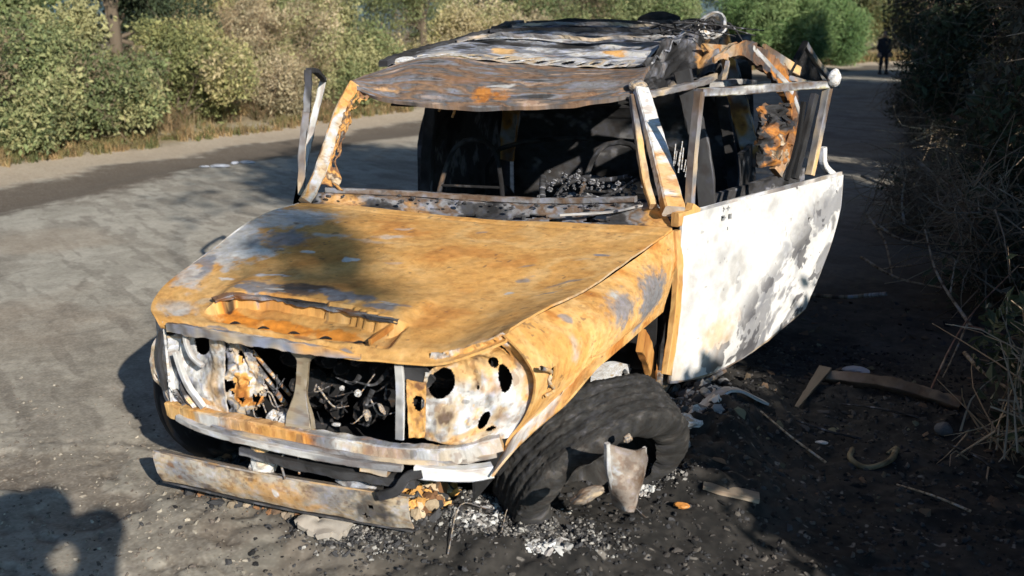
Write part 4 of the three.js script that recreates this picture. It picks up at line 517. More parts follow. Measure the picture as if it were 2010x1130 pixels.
// cowl and windscreen frame
const cowlT = [[-0.776,1.093,-0.5], [-0.745,1.104,-0.58], [-0.367,1.086,-0.68], [0.016,1.071,-0.72], [0.38,1.078,-0.7], [0.743,1.113,-0.62], [0.873,1.099,-0.55]];
part('cowl_panel', slab(coons({ b: P_hood.t.map((p) => addv(p, [0, -0.012, -0.004])), t: cowlT, l: [addv(P_hood.t[0], [0, -0.012, -0.004]), cowlT[0]], r: [addv(P_hood.t[4], [0, -0.012, -0.004]), cowlT[6]] }), 110, 16, 0.008, { disp: (u, v) => -0.02 * sstep(0.1, 0.3, v) * sstep(0.85, 0.6, v) + (ridge(u * 20, v * 2, 91, 3) - 0.6) * 0.016, hole: (u, v) => v > 0.3 && v < 0.62 && u > 0.3 && u < 0.85 && fbm(u * 22, v * 3, 92, 2) > 0.57 }), metal([1024, 128], 1.7, 0.22, 93, S([[0, C.black], [0.35, 'soot'], [0.55, 'grey'], [0.75, 'brown'], [1, 'grey']]), [[0.12, 0.5, 0.06, 0.5, 0, 'rust', 0.7, 0.6], [0.97, 0.4, 0.05, 0.7, 0, 'rust', 0.9, 0.6], [0.3, 0.4, 0.04, 0.4, 0, 'rust', 0.6, 0.7]], { freq: 9 }), car, 'charred grey panel below the missing windscreen');
part('windscreen_sill', bar(cowlT.slice(1, 6).map((p) => addv(p, [0, 0.012, 0])), 0.03, 0.025, [0, 1, 0], { n: 60, wob: 0.2, seed: 11 }), metal([128, 512], 0.12, 1.3, 94, S([[0, C.soot], [0.4, 'grey'], [0.7, 'brown'], [1, 'grey']]), [], { freq: 12, bars: 1 }));
part('wiper_arm', bar([[0.422,1.051,-0.56], [0.646,1.073,-0.58], [0.779,1.104,-0.6]], 0.02, 0.01, [0, 1, 0], { n: 14, wob: 0.1 }), M.pale);
{ const R = rng(95), gs = []; for (let i = 0; i < 40; i++) { const u = R(), p = curve(cowlT)(0.05 + 0.9 * u); gs.push(moved(lump(0.004 + 0.007 * R(), 96 + i, 0.6, 1, [1.4, 0.8, 1]), [p[0], p[1] - 0.008 + 0.01 * R(), p[2] + 0.01 + 0.12 * R()])); } part('cowl_debris', merge(gs), M.soot).userData.kind = 'stuff'; }
const mPil = metal([128, 512], 0.29, 0.85, 97, S([[0, C.ash], [0.3, 'white'], [0.9, 'white']]), [[0.5, 0.93, 0.7, 0.10, 0, 'rust', 0.95, 0.4], [0.2, 0.72, 0.16, 0.2, 0, 'rust', 0.85, 0.5], [0.6, 0.3, 0.3, 0.03, 0, 'blue', 0.5, 0.8]], { freq: 6, bars: 1 });
part('windscreen_pillar', bar([[0.651,1.554,-1.1], [0.733,1.425,-0.93], [0.819,1.288,-0.75], [0.925,1.095,-0.527]], 0.085, 0.06, [0.5, 0, 0.85], { n: 40, wob: 0.05, taper: (t) => 0.8 + 0.25 * t }), mPil, car, 'white windscreen pillar with a rusty foot, left side of the car');
part('pillar_trim', bar([[0.619,1.528,-1.07], [0.717,1.324,-0.8], [0.78,1.189,-0.65], [0.832,1.107,-0.56]], 0.032, 0.03, [0.5, 0, 0.85], { n: 30, wob: 0.12 }), M.tan);
part('pillar_cap', moved(lump(0.036, 98, 0.4, 2, [1.1, 0.9, 1]), [0.627,1.575,-1.14]), M.greyrust);
part('windscreen_pillar', bar([[-0.805,1.576,-1.02], [-0.81,1.467,-0.88], [-0.785,1.312,-0.7], [-0.766,1.174,-0.54], [-0.78,1.079,-0.44]], 0.055, 0.05, [0.5, 0, 0.85], { n: 40, wob: 0.12, seed: 3 }), metal([128, 512], 0.2, 0.85, 99, S([[0, C.rustB], [0.3, 'tan'], [0.55, 'ash'], [0.8, 'rust'], [1, 'tan']]), [[0.5, 0.1, 1, 0.1, 0, 'rust', 0.7, 0.6], [0.5, 0.93, 1, 0.06, 0, 'ash', 0.8, 0.5]], { freq: 12, bars: 1 }), car, 'scorched windscreen pillar on the road side');
{ const a = [[-0.753,1.143,-0.56], [-0.757,1.312,-0.7], [-0.776,1.475,-0.88], [-0.765,1.542,-1]], b = [[-0.668,1.119,-0.58], [-0.724,1.274,-0.72], [-0.729,1.42,-0.86], [-0.685,1.519,-0.98]], A = curve(a), B = curve(b); part('torn_trim', slab((u, v) => addv(A(v), sub(B(v), A(v)), u * (0.35 + 0.9 * fbm(v * 9, 1, 100, 3))), 10, 60, 0.006, { disp: (u, v) => (ridge(u * 3, v * 12, 101, 3) - 0.5) * 0.04, hole: (u, v) => u > 0.4 && fbm(u * 4, v * 14, 102, 2) < 0.42 }), metal([64, 256], 0.1, 0.8, 103, S([[0, C.soot], [0.3, 'rustB'], [0.55, 'rust'], [0.8, 'brown'], [1, 'tan']]), [], { freq: 14 }), car, 'ragged rusty strip along the road-side windscreen pillar'); }
// roof
const P_h = {b:[[-0.807,1.567,-1],[-0.591,1.511,-0.96],[-0.305,1.489,-0.93],[-0.038,1.483,-0.92],[0.302,1.495,-0.96],[0.481,1.514,-1.02],[0.627,1.542,-1.1]],t:[[-0.831,1.599,-1.06],[-0.772,1.642,-1.25],[-0.62,1.699,-1.4],[-0.399,1.7,-1.43],[-0.235,1.678,-1.45],[0.15,1.648,-1.46],[0.504,1.642,-1.48],[0.603,1.656,-1.5]],l:[[-0.807,1.567,-1],[-0.827,1.588,-1.03],[-0.831,1.599,-1.06]],r:[[0.627,1.542,-1.1],[0.615,1.598,-1.3],[0.603,1.656,-1.5]]}, P_r = {b:[[-0.797,1.645,-1.3],[-0.665,1.71,-1.5],[-0.448,1.71,-1.55],[-0.284,1.695,-1.58],[0.101,1.673,-1.62],[0.464,1.661,-1.65],[0.589,1.672,-1.6]],t:[[-0.62,1.865,-3],[-0.229,1.873,-3.05],[0.182,1.863,-3.05],[0.465,1.859,-2.95],[0.711,1.867,-2.8]],l:[[-0.797,1.645,-1.3],[-0.773,1.699,-1.6],[-0.751,1.727,-1.9],[-0.631,1.814,-2.5],[-0.62,1.865,-3]],r:[[0.589,1.672,-1.6],[0.612,1.728,-1.9],[0.647,1.804,-2.3],[0.711,1.867,-2.8]]};
part('roof_header', slab(coons(P_h), 110, 30, 0.02, { disp: (u, v) => 0.012 * Math.sin(v * 3.1) + (fbm(u * 8, v * 4, 104, 4) - 0.5) * 0.02 - 0.014 * sstep(0.05, 0, Math.abs(v - 0.22 - 0.05 * Math.sin(u * 5))) }), metal([1024, 256], 1.5, 0.5, 105, S([[0, C.soot], [0.2, 'grey'], [0.36, [0.15, 0.10, 0.07]], [0.5, [0.24, 0.145, 0.085]], [0.58, [0.14, 0.10, 0.075]], [0.7, [0.11, 0.11, 0.115]], [0.85, [0.19, 0.145, 0.115]], [1, 'pink']]), [[0.500,0.212, 0.05, 0.14, 0, 'rustD', 1, 0.4], [0.562,0.200, 0.025, 0.1, 0, 'rustD', 0.8, 0.5], [0.650,0.488, 0.07, 0.035, 0.05, 'pink', 0.8, 0.6], [0.562,0.375, 0.05, 0.03, 0.3, 'ash', 0.9, 0.5], [0.150,0.225, 0.06, 0.06, 0, 'rust', 0.6, 0.6], [0.412,0.488, 0.09, 0.08, 0, 'rustB', 0.7, 0.8], [0.875,0.425, 0.1, 0.14, 0, 'grey', 0.9, 0.6], [0.925,0.712, 0.06, 0.2, 0, 'soot', 0.5, 0.8], [0.200,0.488, 0.12, 0.1, 0, 'blue', 0.6, 0.8], [0.350,0.112, 0.08, 0.08, 0, 'blue', 0.6, 0.7]], { freq: 4, streak: 4.5 }), car, 'scorched brown and grey front roof panel above the windscreen');
{ const A = curve(P_h.t), B = curve(P_r.b); part('roof_bow', slab((u, v) => { const t = lerp(0.26, 0.93, u); return addv(addv(A(t), sub(B(t), A(t)), v * 1.1 - 0.05), [0, 0.012 + 0.004 * Math.sin(u * 40), 0]); }, 170, 12, 0.006, { hole: (u, v) => { const k = u * 15, c = Math.floor(k) + 0.5; return c > 1 && ((k - c) / 0.34) ** 2 + ((v - 0.45) / 0.40) ** 2 < 1; } }), metal([512, 64], 1.1, 0.12, 106, S([[0, C.grey], [0.4, 'ash'], [0.7, 'tan'], [1, 'grey']]), [], { freq: 12 }), car, 'pale perforated bow across the roof'); }
part('roof_skin', slab(coons(P_r), 120, 110, 0.008, { disp: (u, v) => 0.015 * Math.sin(v * 44 + 1.5 * Math.sin(u * 4)) * sstep(0.02, 0.2, v) + (fbm(u * 5, v * 12, 107, 4) - 0.5) * 0.05 - 0.03 * Math.sin(u * 3.14) * sstep(0, 0.3, v) * sstep(1, 0.8, v) }), metal([768, 768], 1.4, 1.6, 108, S([[0, C.black], [0.25, 'soot'], [0.42, 'blue'], [0.55, [0.12, 0.125, 0.135]], [0.66, [0.30, 0.31, 0.34]], [0.85, 'ash']]), [[0.412,0.112, 0.05, 0.05, 0.3, 'rustY', 0.9, 0.5], [0.812,0.150, 0.05, 0.03, 0, 'rust', 0.95, 0.5], [0.600,0.112, 0.03, 0.02, 0, 'pink', 0.7, 0.6], [0.350,0.312, 0.04, 0.04, 0.5, 'white', 0.9, 0.5], [0.212,0.000, 0.05, 0.03, 0, 'ash', 0.8, 0.5], [0.075,0.062, 0.04, 0.02, 0, 'white', 0.8, 0.5], [0.488,0.262, 0.05, 0.05, 0, 'white', 0.6, 0.7], [0.700,0.225, 0.06, 0.04, 0, 'ash', 0.7, 0.7]], { freq: 4, streak: 3.2 }), car, 'buckled silver-grey roof skin with rust spots');
{ const f = coons(P_r); for (const [v, m] of [[0.42, 'pale'], [0.62, 'soot'], [0.8, 'pale'], [0.97, 'soot']]) { const a = []; for (let i = 0; i <= 14; i++) a.push(addv(f(lerp(0.06, 0.96, i / 14), v + (h2(i, 7, Math.round(v * 99)) - 0.5) * 0.015), [0, 0.018 + 0.012 * (h2(i, 2, Math.round(v * 77)) - 0.5), 0])); part('roof_bow', bar(a, 0.05, 0.02, [0, 1, 0], { n: 60, wob: 0.4, seed: 12 }), m === 'pale' ? M.greyrust : M.soot); }
  const a = []; for (let i = 0; i <= 12; i++) a.push(addv(f(0.015, lerp(0.0, 1, i / 12)), [0, 0.012 + 0.012 * h2(i, 4, 9), 0])); part('roof_rail', bar(a, 0.05, 0.03, [0, 1, 0], { n: 50, wob: 0.5, seed: 13 }), M.soot);
}
part('visor_clip', moved(lump(0.05, 230, 0.4, 2, [1.3, 0.55, 0.8]), [-0.704,1.677,-1.42]), M.whiteChalk);
part('roof_side', slab(coons({b:[[0.643,1.516,-1.25],[0.706,1.549,-1.45],[0.77,1.573,-1.65],[0.86,1.587,-1.9]],t:[[0.57,1.656,-1.5],[0.584,1.742,-1.9],[0.647,1.801,-2.3],[0.758,1.813,-2.7]],l:[[0.643,1.516,-1.25],[0.604,1.583,-1.35],[0.57,1.656,-1.5]],r:[[0.86,1.587,-1.9],[0.817,1.704,-2.3],[0.758,1.813,-2.7]]}), 44, 40, 0.012, { flip: true, disp: (u, v) => 0.05 * Math.sin(3.1 * v) * Math.sin(3.1 * u) + (ridge(u * 3, v * 3, 111, 3) - 0.5) * 0.11 + (fbm(u * 11, v * 11, 112, 3) - 0.5) * 0.03 }), metal(384, 1.2, 0.5, 113, S([[0, C.black], [0.4, 'black'], [0.65, 'soot'], [0.85, [0.09, 0.09, 0.10]], [1, 'grey']]), [[0.3, 0.06, 0.4, 0.06, 0, 'tan', 0.5, 0.6], [0.85, 0.5, 0.10, 0.3, 0, 'rust', 0.7, 0.6]], { freq: 7 }), car, 'crumpled black roof side hanging over the door opening');
part('roof_rail', bar([[0.644,1.528,-1.22], [0.725,1.537,-1.48], [0.832,1.563,-1.75], [0.86,1.587,-1.9]], 0.05, 0.03, [0, 1, 0], { n: 26, wob: 0.25, seed: 14 }), M.greyrust);
{ const R = rng(114), gs = []; for (let i = 0; i < 26; i++) { const t = R(), p = addv([0.633,1.818,-2.3], [(R() - 0.5) * 0.3, (R() - 0.5) * 0.05, (R() - 0.5) * 0.8]); gs.push(tube([p, addv(p, [(R() - 0.4) * 0.2, R() * 0.06, (R() - 0.5) * 0.2]), addv(p, [(R() - 0.3) * 0.45, (R() - 0.6) * 0.12, (R() - 0.5) * 0.4])], 0.005 + R() * 0.006, 0.003, 4)); } part('roof_wreckage', merge(gs), M.soot).userData.kind = 'stuff'; }
part('roof_bracket', slab((u, v) => { const a = v * 6.28, r = lerp(0.045, 0.075, u); return addv([0.753,1.838,-2.5], [Math.cos(a) * r, Math.sin(a) * r * 0.9, (u - 0.5) * 0.06]); }, 4, 20, 0.012, { disp: (u, v) => (fbm(u * 3, v * 6, 115, 2) - 0.5) * 0.05 }), M.pale);
part('roof_vent', moved(lump(0.12, 116, 0.2, 3, [1.1, 0.42, 0.9]), [0.311,1.887,-3.1]), M.dark);
// body sides and pillars
const bp = (pts, w, h, m, n = 'body_pillar') => part(n, bar(pts, w, h, [0, 0, 1], { n: 24, wob: 0.15, seed: 15 }), m);
bp([[0.90, 0.4, -1.56], [0.89, 1.05, -1.58], [0.74, 1.62, -1.66]], 0.09, 0.05, M.soot); bp([[0.9, 0.9, -2.55], [0.88, 1.1, -2.56], [0.73, 1.75, -2.6]], 0.07, 0.05, M.soot); bp([[0.9, 0.9, -3.5], [0.86, 1.1, -3.48], [0.7, 1.8, -3.1]], 0.12, 0.06, M.mixed);
bp([[-0.88,0.835,-2.011], [-0.85,1.124,-1.998], [-0.78,1.432,-1.926]], 0.07, 0.05, M.soot); bp([[-0.9, 0.9, -3.5], [-0.86, 1.1, -3.48], [-0.64, 1.8, -3.1]], 0.12, 0.06, M.mixed);
part('rocker_panel', box(0.80, 0.90, 0.27, 0.40, -3.0, -0.5), M.greyrust); part('rocker_panel', box(-0.92, -0.82, 0.27, 0.40, -3.0, -0.5), M.greyrust);
part('floor_pan', box(-0.86, 0.84, 0.36, 0.40, -3.55, -0.44), M.char);
part('rear_door', slab((u, v) => [-0.92 + 0.14 * sstep(0.55, 1, v), lerp(0.42, 1.66, v), lerp(-2.05, -3.05, u)], 20, 20, 0.03, { disp: (u, v) => (fbm(u * 4, v * 4, 117, 3) - 0.5) * 0.02 }), M.soot, car, 'closed sooty rear door on the road side');
part('rear_quarter', slab((u, v) => [-0.93 + 0.16 * sstep(0.5, 1, v), lerp(0.5, 1.72, v), lerp(-3.0, -3.68, u)], 14, 20, 0.03), M.soot); part('rear_quarter', slab((u, v) => [0.92 - 0.02 * v, lerp(0.45, 1.06, v), lerp(-2.6, -3.6, u)], 20, 14, 0.03, { disp: (u, v) => (fbm(u * 5, v * 5, 118, 3) - 0.5) * 0.03 }), M.soot);
part('tailgate', slab((u, v) => [lerp(-0.88, 0.88, u), lerp(0.5, 1.78, v), -3.62 + 0.35 * sstep(0.5, 1, v)], 24, 20, 0.03), M.soot);
part('roof_lining', slab((u, v) => [lerp(-0.74, 0.58, u), lerp(1.47, 1.70, v), lerp(-1.30, -3.2, v)], 14, 14, 0.01, { disp: (u, v) => (fbm(u * 5, v * 5, 119, 3) - 0.5) * 0.03 }), M.dark);  // dark sheet, carried forward to block sun coming through the bow holes
for (const [p, l] of [[[0.72, 0.46, -2.95]], [[-0.78, 0.46, -2.95]]]) { const g = base('rear_wheel', p, car); const t = new THREE.TorusGeometry(0.25, 0.10, 10, 28); t.rotateY(Math.PI / 2); part('tyre', t, M.char, g); const d = new THREE.CylinderGeometry(0.19, 0.19, 0.12, 20); d.rotateZ(Math.PI / 2); part('rim', d, M.greyrust, g); }
// cabin
{ const R = rng(120), seat = (x, z) => { const g = base('seat_frame', [x, 0.4, z], car); part('seat_base', moved(lump(0.26, 121 + Math.round(x * 9), 0.25, 2, [0.9, 0.45, 0.9]), [0, 0.14, 0.1]), M.char, g); part('seat_back', merge([tube([[-0.2, 0.2, -0.12], [-0.19, 0.55, -0.2], [-0.1, 0.82, -0.28], [0.1, 0.82, -0.28], [0.19, 0.55, -0.2], [0.2, 0.2, -0.12]], 0.014), tube([[-0.19, 0.45, -0.18], [0.19, 0.45, -0.18]], 0.008), tube([[-0.19, 0.6, -0.21], [0.19, 0.6, -0.21]], 0.008)]), M.char, g); }; seat(-0.4, -1.35); seat(0.42, -1.35);
  part('rear_bench', merge([moved(lump(0.3, 125, 0.25, 2, [1.9, 0.45, 0.8]), [0, 0.52, -2.25]), tube([[-0.6, 0.55, -2.4], [-0.58, 1.1, -2.55], [0.58, 1.1, -2.55], [0.6, 0.55, -2.4]], 0.016)]), M.char);
  const d = []; for (let i = 0; i < 26; i++) d.push(moved(lump(0.02 + 0.04 * R(), 130 + i, 0.5, 1, [1.4, 0.8, 1]), [lerp(0.15, 0.78, R()), lerp(0.93, 1.08, R()), lerp(-0.95, -0.72, R())])); part('dashboard_debris', merge(d), metal(128, 0.5, 0.5, 131, S([[0, C.black], [0.5, 'soot'], [0.8, 'grey'], [1, 'ash']]), [], { freq: 16 })).userData.kind = 'stuff';
  for (const q of [tube([[-0.8, 0.92, -0.72], [0, 0.95, -0.82], [0.84, 0.94, -0.72]], 0.03), tube([[0.25,1.178,-0.85], [0.261,1.083,-0.8]], 0.016, 0.016), tube([[0.456,1.161,-0.85], [0.576,1.172,-0.85], [0.666,1.195,-0.82]], 0.012), tube([[0.544,1.102,-0.75], [0.625,1.133,-0.75], [0.717,1.195,-0.75]], 0.007)]) part('dashboard_frame', q, M.soot);
  const w = new THREE.TorusGeometry(0.17, 0.012, 6, 26); part('steering_wheel', moved(w, [0.42, 1.0, -0.98], -0.5), M.soot);
  { const q = []; for (let i = 0; i < 110; i++) q.push(moved(lump(0.004 + 0.012 * R() * R(), 240 + i, 0.6, 1), addv([0.478,1.144,-0.86], [(R() - 0.5) * 0.46, (R() - 0.5) * 0.16 * R(), (R() - 0.5) * 0.2]))); part('dashboard_debris', merge(q), metal(128, 0.4, 0.4, 133, S([[0, C.black], [0.4, 'soot'], [0.7, 'grey'], [0.95, 'ash']]), [], { freq: 22 })).userData.kind = 'stuff'; }
  const h = []; for (const [u, v, l] of [[882, 212, 0.07], [902, 214, 0.10], [925, 214, 0.06]]) { const p = [lerp(-0.46, -0.30, (u - 882) / 43), 1.50, -1.3]; h.push(tube([p, addv(p, [0.01, -l * 0.6, 0]), addv(p, [0.0, -l, 0.01])], 0.012, 0.006, 5)); } h.forEach((q) => part('hanging_trim', q, M.tan));
  const e = []; for (let i = 0; i < 9; i++) { const p = addv([0.824,1.215,-1.2], [(R() - 0.5) * 0.12, (R() - 0.5) * 0.1, (R() - 0.5) * 0.3]); e.push(tube([p, addv(p, [0.01, 0.05 + R() * 0.06, 0.01])], 0.004, 0.003, 4)); } part('seat_springs', merge(e), M.pale).userData.kind = 'stuff'; }
// doors: a group at the hinge, points given as [along the door, height]
const DP = { b: [[-0.001,0.37], [0.147,0.347], [0.408,0.347], [0.684,0.393], [1.022,0.493]], t: [[0.047,1.078], [0.399,1.094], [0.875,1.106], [1.3,1.121]], l: [[-0.001,0.37], [0.021,0.7], [0.047,1.078]], r: [[1.022,0.493], [1.162,0.688], [1.279,0.902], [1.3,1.121]] };
const L3 = (o, s = 1, n = 0) => Object.fromEntries(Object.entries(o).map(([k, v]) => [k, v.map(([a, y]) => [s * n, y, -a])]));
const d3 = (list, s = 1, n = 0) => list.map(([a, y]) => [s * n, y, -a]);
const crumple = (u, v) => { const em = sstep(0, 0.10, u) * sstep(1, 0.88, u) * sstep(0, 0.12, v) * sstep(1, 0.9, v); const q = sstep(0.25, 0.75, u * 0.7 + (1 - v) * 0.55 - 0.12); return 0.02 * Math.sin(Math.PI * u) * Math.sin(Math.PI * v) + (0.25 + 0.75 * em) * q * ((ridge(u * 2.6 + v * 0.7, v * 1.9 - u * 0.7, 141, 2) - 0.55) * 0.060 + (fbm(u * 9, v * 9, 142, 3) - 0.5) * 0.008) + em * (fbm(u * 3, v * 3, 143, 2) - 0.5) * 0.012 - 0.011 * sstep(0.012, 0.003, Math.abs(u - 0.70 - (0.95 - v) * 0.42)) * sstep(0.45, 0.55, v); };
const handle = [[1418, 411, 0.008], [1431, 410, 0.008], [1420, 428, 0.014], [1432, 427, 0.014], [1427, 448, 0.008], [1588, 433, 0.010]], hd = [[0.225,0.975], [0.250,0.975], [0.225,0.925], [0.262,0.925], [0.250,0.862], [0.775,0.762]], hrad = [0.009, 0.009, 0.014, 0.014, 0.008, 0.010];
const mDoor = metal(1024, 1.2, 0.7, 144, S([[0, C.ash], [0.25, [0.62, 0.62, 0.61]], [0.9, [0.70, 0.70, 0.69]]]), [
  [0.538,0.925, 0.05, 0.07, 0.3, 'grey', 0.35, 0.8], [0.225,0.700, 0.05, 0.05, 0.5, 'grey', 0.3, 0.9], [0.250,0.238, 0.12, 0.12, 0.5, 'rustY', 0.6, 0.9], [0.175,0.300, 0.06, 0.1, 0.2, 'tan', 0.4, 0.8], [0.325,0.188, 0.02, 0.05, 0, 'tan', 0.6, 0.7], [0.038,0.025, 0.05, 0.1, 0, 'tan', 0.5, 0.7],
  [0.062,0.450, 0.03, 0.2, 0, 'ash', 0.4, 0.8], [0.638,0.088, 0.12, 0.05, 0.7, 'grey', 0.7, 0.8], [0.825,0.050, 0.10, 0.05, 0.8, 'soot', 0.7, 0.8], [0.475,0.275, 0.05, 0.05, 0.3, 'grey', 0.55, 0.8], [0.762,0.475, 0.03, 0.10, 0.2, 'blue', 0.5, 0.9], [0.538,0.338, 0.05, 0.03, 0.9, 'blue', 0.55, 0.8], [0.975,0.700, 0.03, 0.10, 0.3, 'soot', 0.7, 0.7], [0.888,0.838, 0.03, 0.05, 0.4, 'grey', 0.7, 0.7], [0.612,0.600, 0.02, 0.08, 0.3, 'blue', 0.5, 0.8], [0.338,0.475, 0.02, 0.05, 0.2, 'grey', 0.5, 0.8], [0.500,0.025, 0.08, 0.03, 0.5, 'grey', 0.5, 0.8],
], { freq: 5, dark: 0.10, rough: 0.62, speck: 0.35, flake: 0.12, bump: 0.0005, extra: (u, v, c, fine) => { const q = sstep(0.2, 0.75, u * 0.75 + (1 - v) * 0.6 - 0.15), r = ridge(u * 3.5 + v, v * 2.4 - u, 141, 3), s = fbm(u * 7 + v * 3, v * 5 - u * 2, 145, 4); const q2 = sstep(0.45, 0.95, q); c = mixc(c, [0.20, 0.205, 0.225], 0.8 * q2 * sstep(0.60, 0.46, r + fine * 0.35)); c = mixc(c, [0.07, 0.07, 0.08], 0.85 * q2 * sstep(0.57, 0.62, s + fine * 0.3)); return mixc(c, [0.30, 0.30, 0.31], 0.12 * (1 - q) * sstep(0.60, 0.72, s)); } });  // soot smears, with shading of the dents painted in as dark streaks
const dl = base('front_door', [0.945, 0, -0.47], car); dl.rotation.y = -28 * Math.PI / 180; dl.userData.label = 'white front door standing ajar, dented at its lower rear corner';
const doorF = coons(L3(DP, 1, 0.0));
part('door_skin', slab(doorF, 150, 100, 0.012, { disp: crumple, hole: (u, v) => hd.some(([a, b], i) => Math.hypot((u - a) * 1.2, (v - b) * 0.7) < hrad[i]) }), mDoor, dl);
part('door_edge', bar([0, 0.25, 0.5, 0.75, 1].map((t) => addv(doorF(1, t), [-0.012, 0, 0])), 0.03, 0.014, [1, 0, 0], { n: 30, wob: 0.15, seed: 62 }), M.pale, dl); part('door_edge', bar([0, 0.2, 0.4, 0.6, 0.8, 1].map((t) => addv(doorF(t, 0), [-0.014, 0.002, 0])), 0.034, 0.014, [1, 0, 0], { n: 40, wob: 0.2, seed: 63 }), M.greyrust, dl); part('door_edge', bar([0, 0.5, 1].map((t) => addv(doorF(t, 1), [-0.012, 0, 0])), 0.03, 0.012, [1, 0, 0], { n: 24, wob: 0.1, seed: 64 }), M.pale, dl);
part('inner_panel', slab((u, v) => addv(doorF(u, v * 0.96 + 0.01), [-0.07 + 0.02 * Math.sin(9 * u), 0, 0]), 30, 20, 0.012, { disp: crumple }), M.soot, dl);
const fr = (n, pts, w, h, m, g = dl, s = 1, off = -0.035) => part(n, bar(d3(pts, s, off), w, h, [1, 0, 0.02], { n: 20, wob: 0.12, seed: 16 }), m, g);
fr('window_frame', [[0.134,1.094], [0.149,1.332], [0.179,1.58]], 0.026, 0.04, M.greyrust); fr('window_frame', [[0.179,1.576], [0.441,1.571], [0.75,1.57], [1.16,1.564]], 0.035, 0.04, metal([64, 256], 0.2, 1.1, 145, S([[0, C.brown], [0.35, 'grey'], [0.6, 'ash'], [0.8, [0.5, 0.47, 0.28]], [1, 'tan']]), [], { freq: 16, bars: 1 })); fr('window_frame', [[1.17,1.549], [1.119,1.366], [1.054,1.142]], 0.032, 0.04, M.tan); fr('window_channel', [[1.058,1.524], [0.991,1.328], [0.923,1.139]], 0.034, 0.03, M.soot); fr('window_channel', [[0.965,1.494], [0.932,1.309], [0.855,1.139]], 0.02, 0.02, M.dark);
part('frame_corner', moved(lump(0.035, 146, 0.35, 2, [0.8, 1.2, 1]), d3([[1.161,1.595]], 1, 0)[0]), M.whiteChalk, dl); fr('frame_foot', [[1.157,1.266], [1.177,1.178], [1.287,1.11]], 0.03, 0.03, M.whiteChalk);
fr('hinge_post', [[0.02,1.066], [0.121,1.07], [0.147,1.108]], 0.06, 0.04, M.rust, dl, 1, -0.02);
const dr = base('front_door', [-0.86, 0, -0.47], car); dr.rotation.y = 29 * Math.PI / 180; dr.userData.label = 'pale front door on the road side, swung open with an empty window frame';
part('door_skin', slab(coons(L3({ b: [[0, 0.37], [0.5, 0.36], [1.12, 0.42]], t: [[0.02, 1.06], [0.6, 1.08], [1.2, 1.1]], l: [[0, 0.37], [0.02, 1.06]], r: [[1.12, 0.42], [1.18, 0.8], [1.2, 1.1]] }, -1, 0)), 40, 30, 0.03, { flip: true, disp: (u, v) => 0.03 * Math.sin(3.1 * v) }), metal(256, 1.2, 0.7, 147, S([[0, C.blue], [0.4, 'ash'], [0.8, 'white'], [1, 'blue']]), [], { freq: 5 }), dr);
part('window_frame', bar([[0.03, 1.06, -0.25], [0.05, 1.3, -0.28], [0.08, 1.47, -0.3]], 0.026, 0.035, [1, 0, 0.02], { n: 16, wob: 0.2 }), M.greyrust, dr); part('window_frame', bar([[0.08, 1.46, -0.3], [0.09, 1.55, -0.31], [0.1, 1.66, -0.33]], 0.03, 0.035, [1, 0, 0.02], { n: 10, wob: 0.3 }), M.soot, dr); part('window_frame', bar([[0.1, 1.66, -0.33], [0.13, 1.64, -0.7], [0.16, 1.58, -1.08]], 0.024, 0.03, [1, 0, 0.02], { n: 14, wob: 0.3 }), M.soot, dr); part('window_frame', bar([[0.16, 1.59, -1.08], [0.09, 1.35, -1.05], [0.02, 1.09, -0.98]], 0.035, 0.035, [1, 0, 0.02], { n: 16, wob: 0.2 }), M.pale, dr);
// rear door, left side, also open
const dq = base('rear_door', [0.93, 0, -1.60], car); dq.rotation.y = -24 * Math.PI / 180; dq.userData.label = 'open rear door reduced to a rusty arched window frame';
part('door_skin', slab(coons(L3({ b: [[0, 0.4], [0.4, 0.38], [0.9, 0.5]], t: [[0.02, 1.0], [0.5, 1.02], [0.95, 1.04]], l: [[0, 0.4], [0.02, 1.0]], r: [[0.9, 0.5], [0.95, 0.8], [0.95, 1.04]] }, 1, 0)), 40, 30, 0.03), M.soot, dq);
const mArch = metal([128, 384], 0.3, 1.2, 148, S([[0, C.black], [0.3, 'rustB'], [0.45, 'rustD'], [0.6, 'soot'], [0.75, 'rustB'], [0.95, 'rustD']]), [[0.5, 0.08, 1, 0.15, 0, 'tan', 0.5, 0.6], [0.5, 0.3, 1, 0.12, 0, 'soot', 0.8, 0.6]], { freq: 12, bars: 1 });
part('window_frame', bar(d3([[-0.048,1.677], [0.16,1.721], [0.44,1.662], [0.668,1.519], [0.774,1.368], [0.732,1.216], [0.614,1.044]]), 0.085, 0.04, [1, 0, 0], { n: 70, wob: 0.55, seed: 17, taper: (t) => 0.35 + 0.75 * sstep(0, 0.3, t) }), mArch, dq);
{ const f = coons({ b: d3([[0.437,1.091], [0.74,1.087]]), t: d3([[0.383,1.421], [0.733,1.427]]), l: d3([[0.437,1.091], [0.383,1.421]]), r: d3([[0.74,1.087], [0.733,1.427]]) }); part('door_card', slab(f, 26, 40, 0.02, { disp: (u, v) => (ridge(u * 3, v * 5, 149, 3) - 0.5) * 0.1, hole: (u, v) => fbm(u * 5, v * 7, 150, 3) < 0.44 }), metal(256, 0.3, 0.5, 151, S([[0, C.black], [0.35, 'soot'], [0.5, 'rustB'], [0.65, 'rustD'], [0.8, 'brown'], [0.95, 'tan']]), [], { freq: 9 }), dq); }
const qb = (n, p, w, h, m) => part(n, bar(d3(p, 1, 0.01), w, h, [1, 0, 0.02], { n: 16, wob: 0.15, seed: 18 }), m, dq);
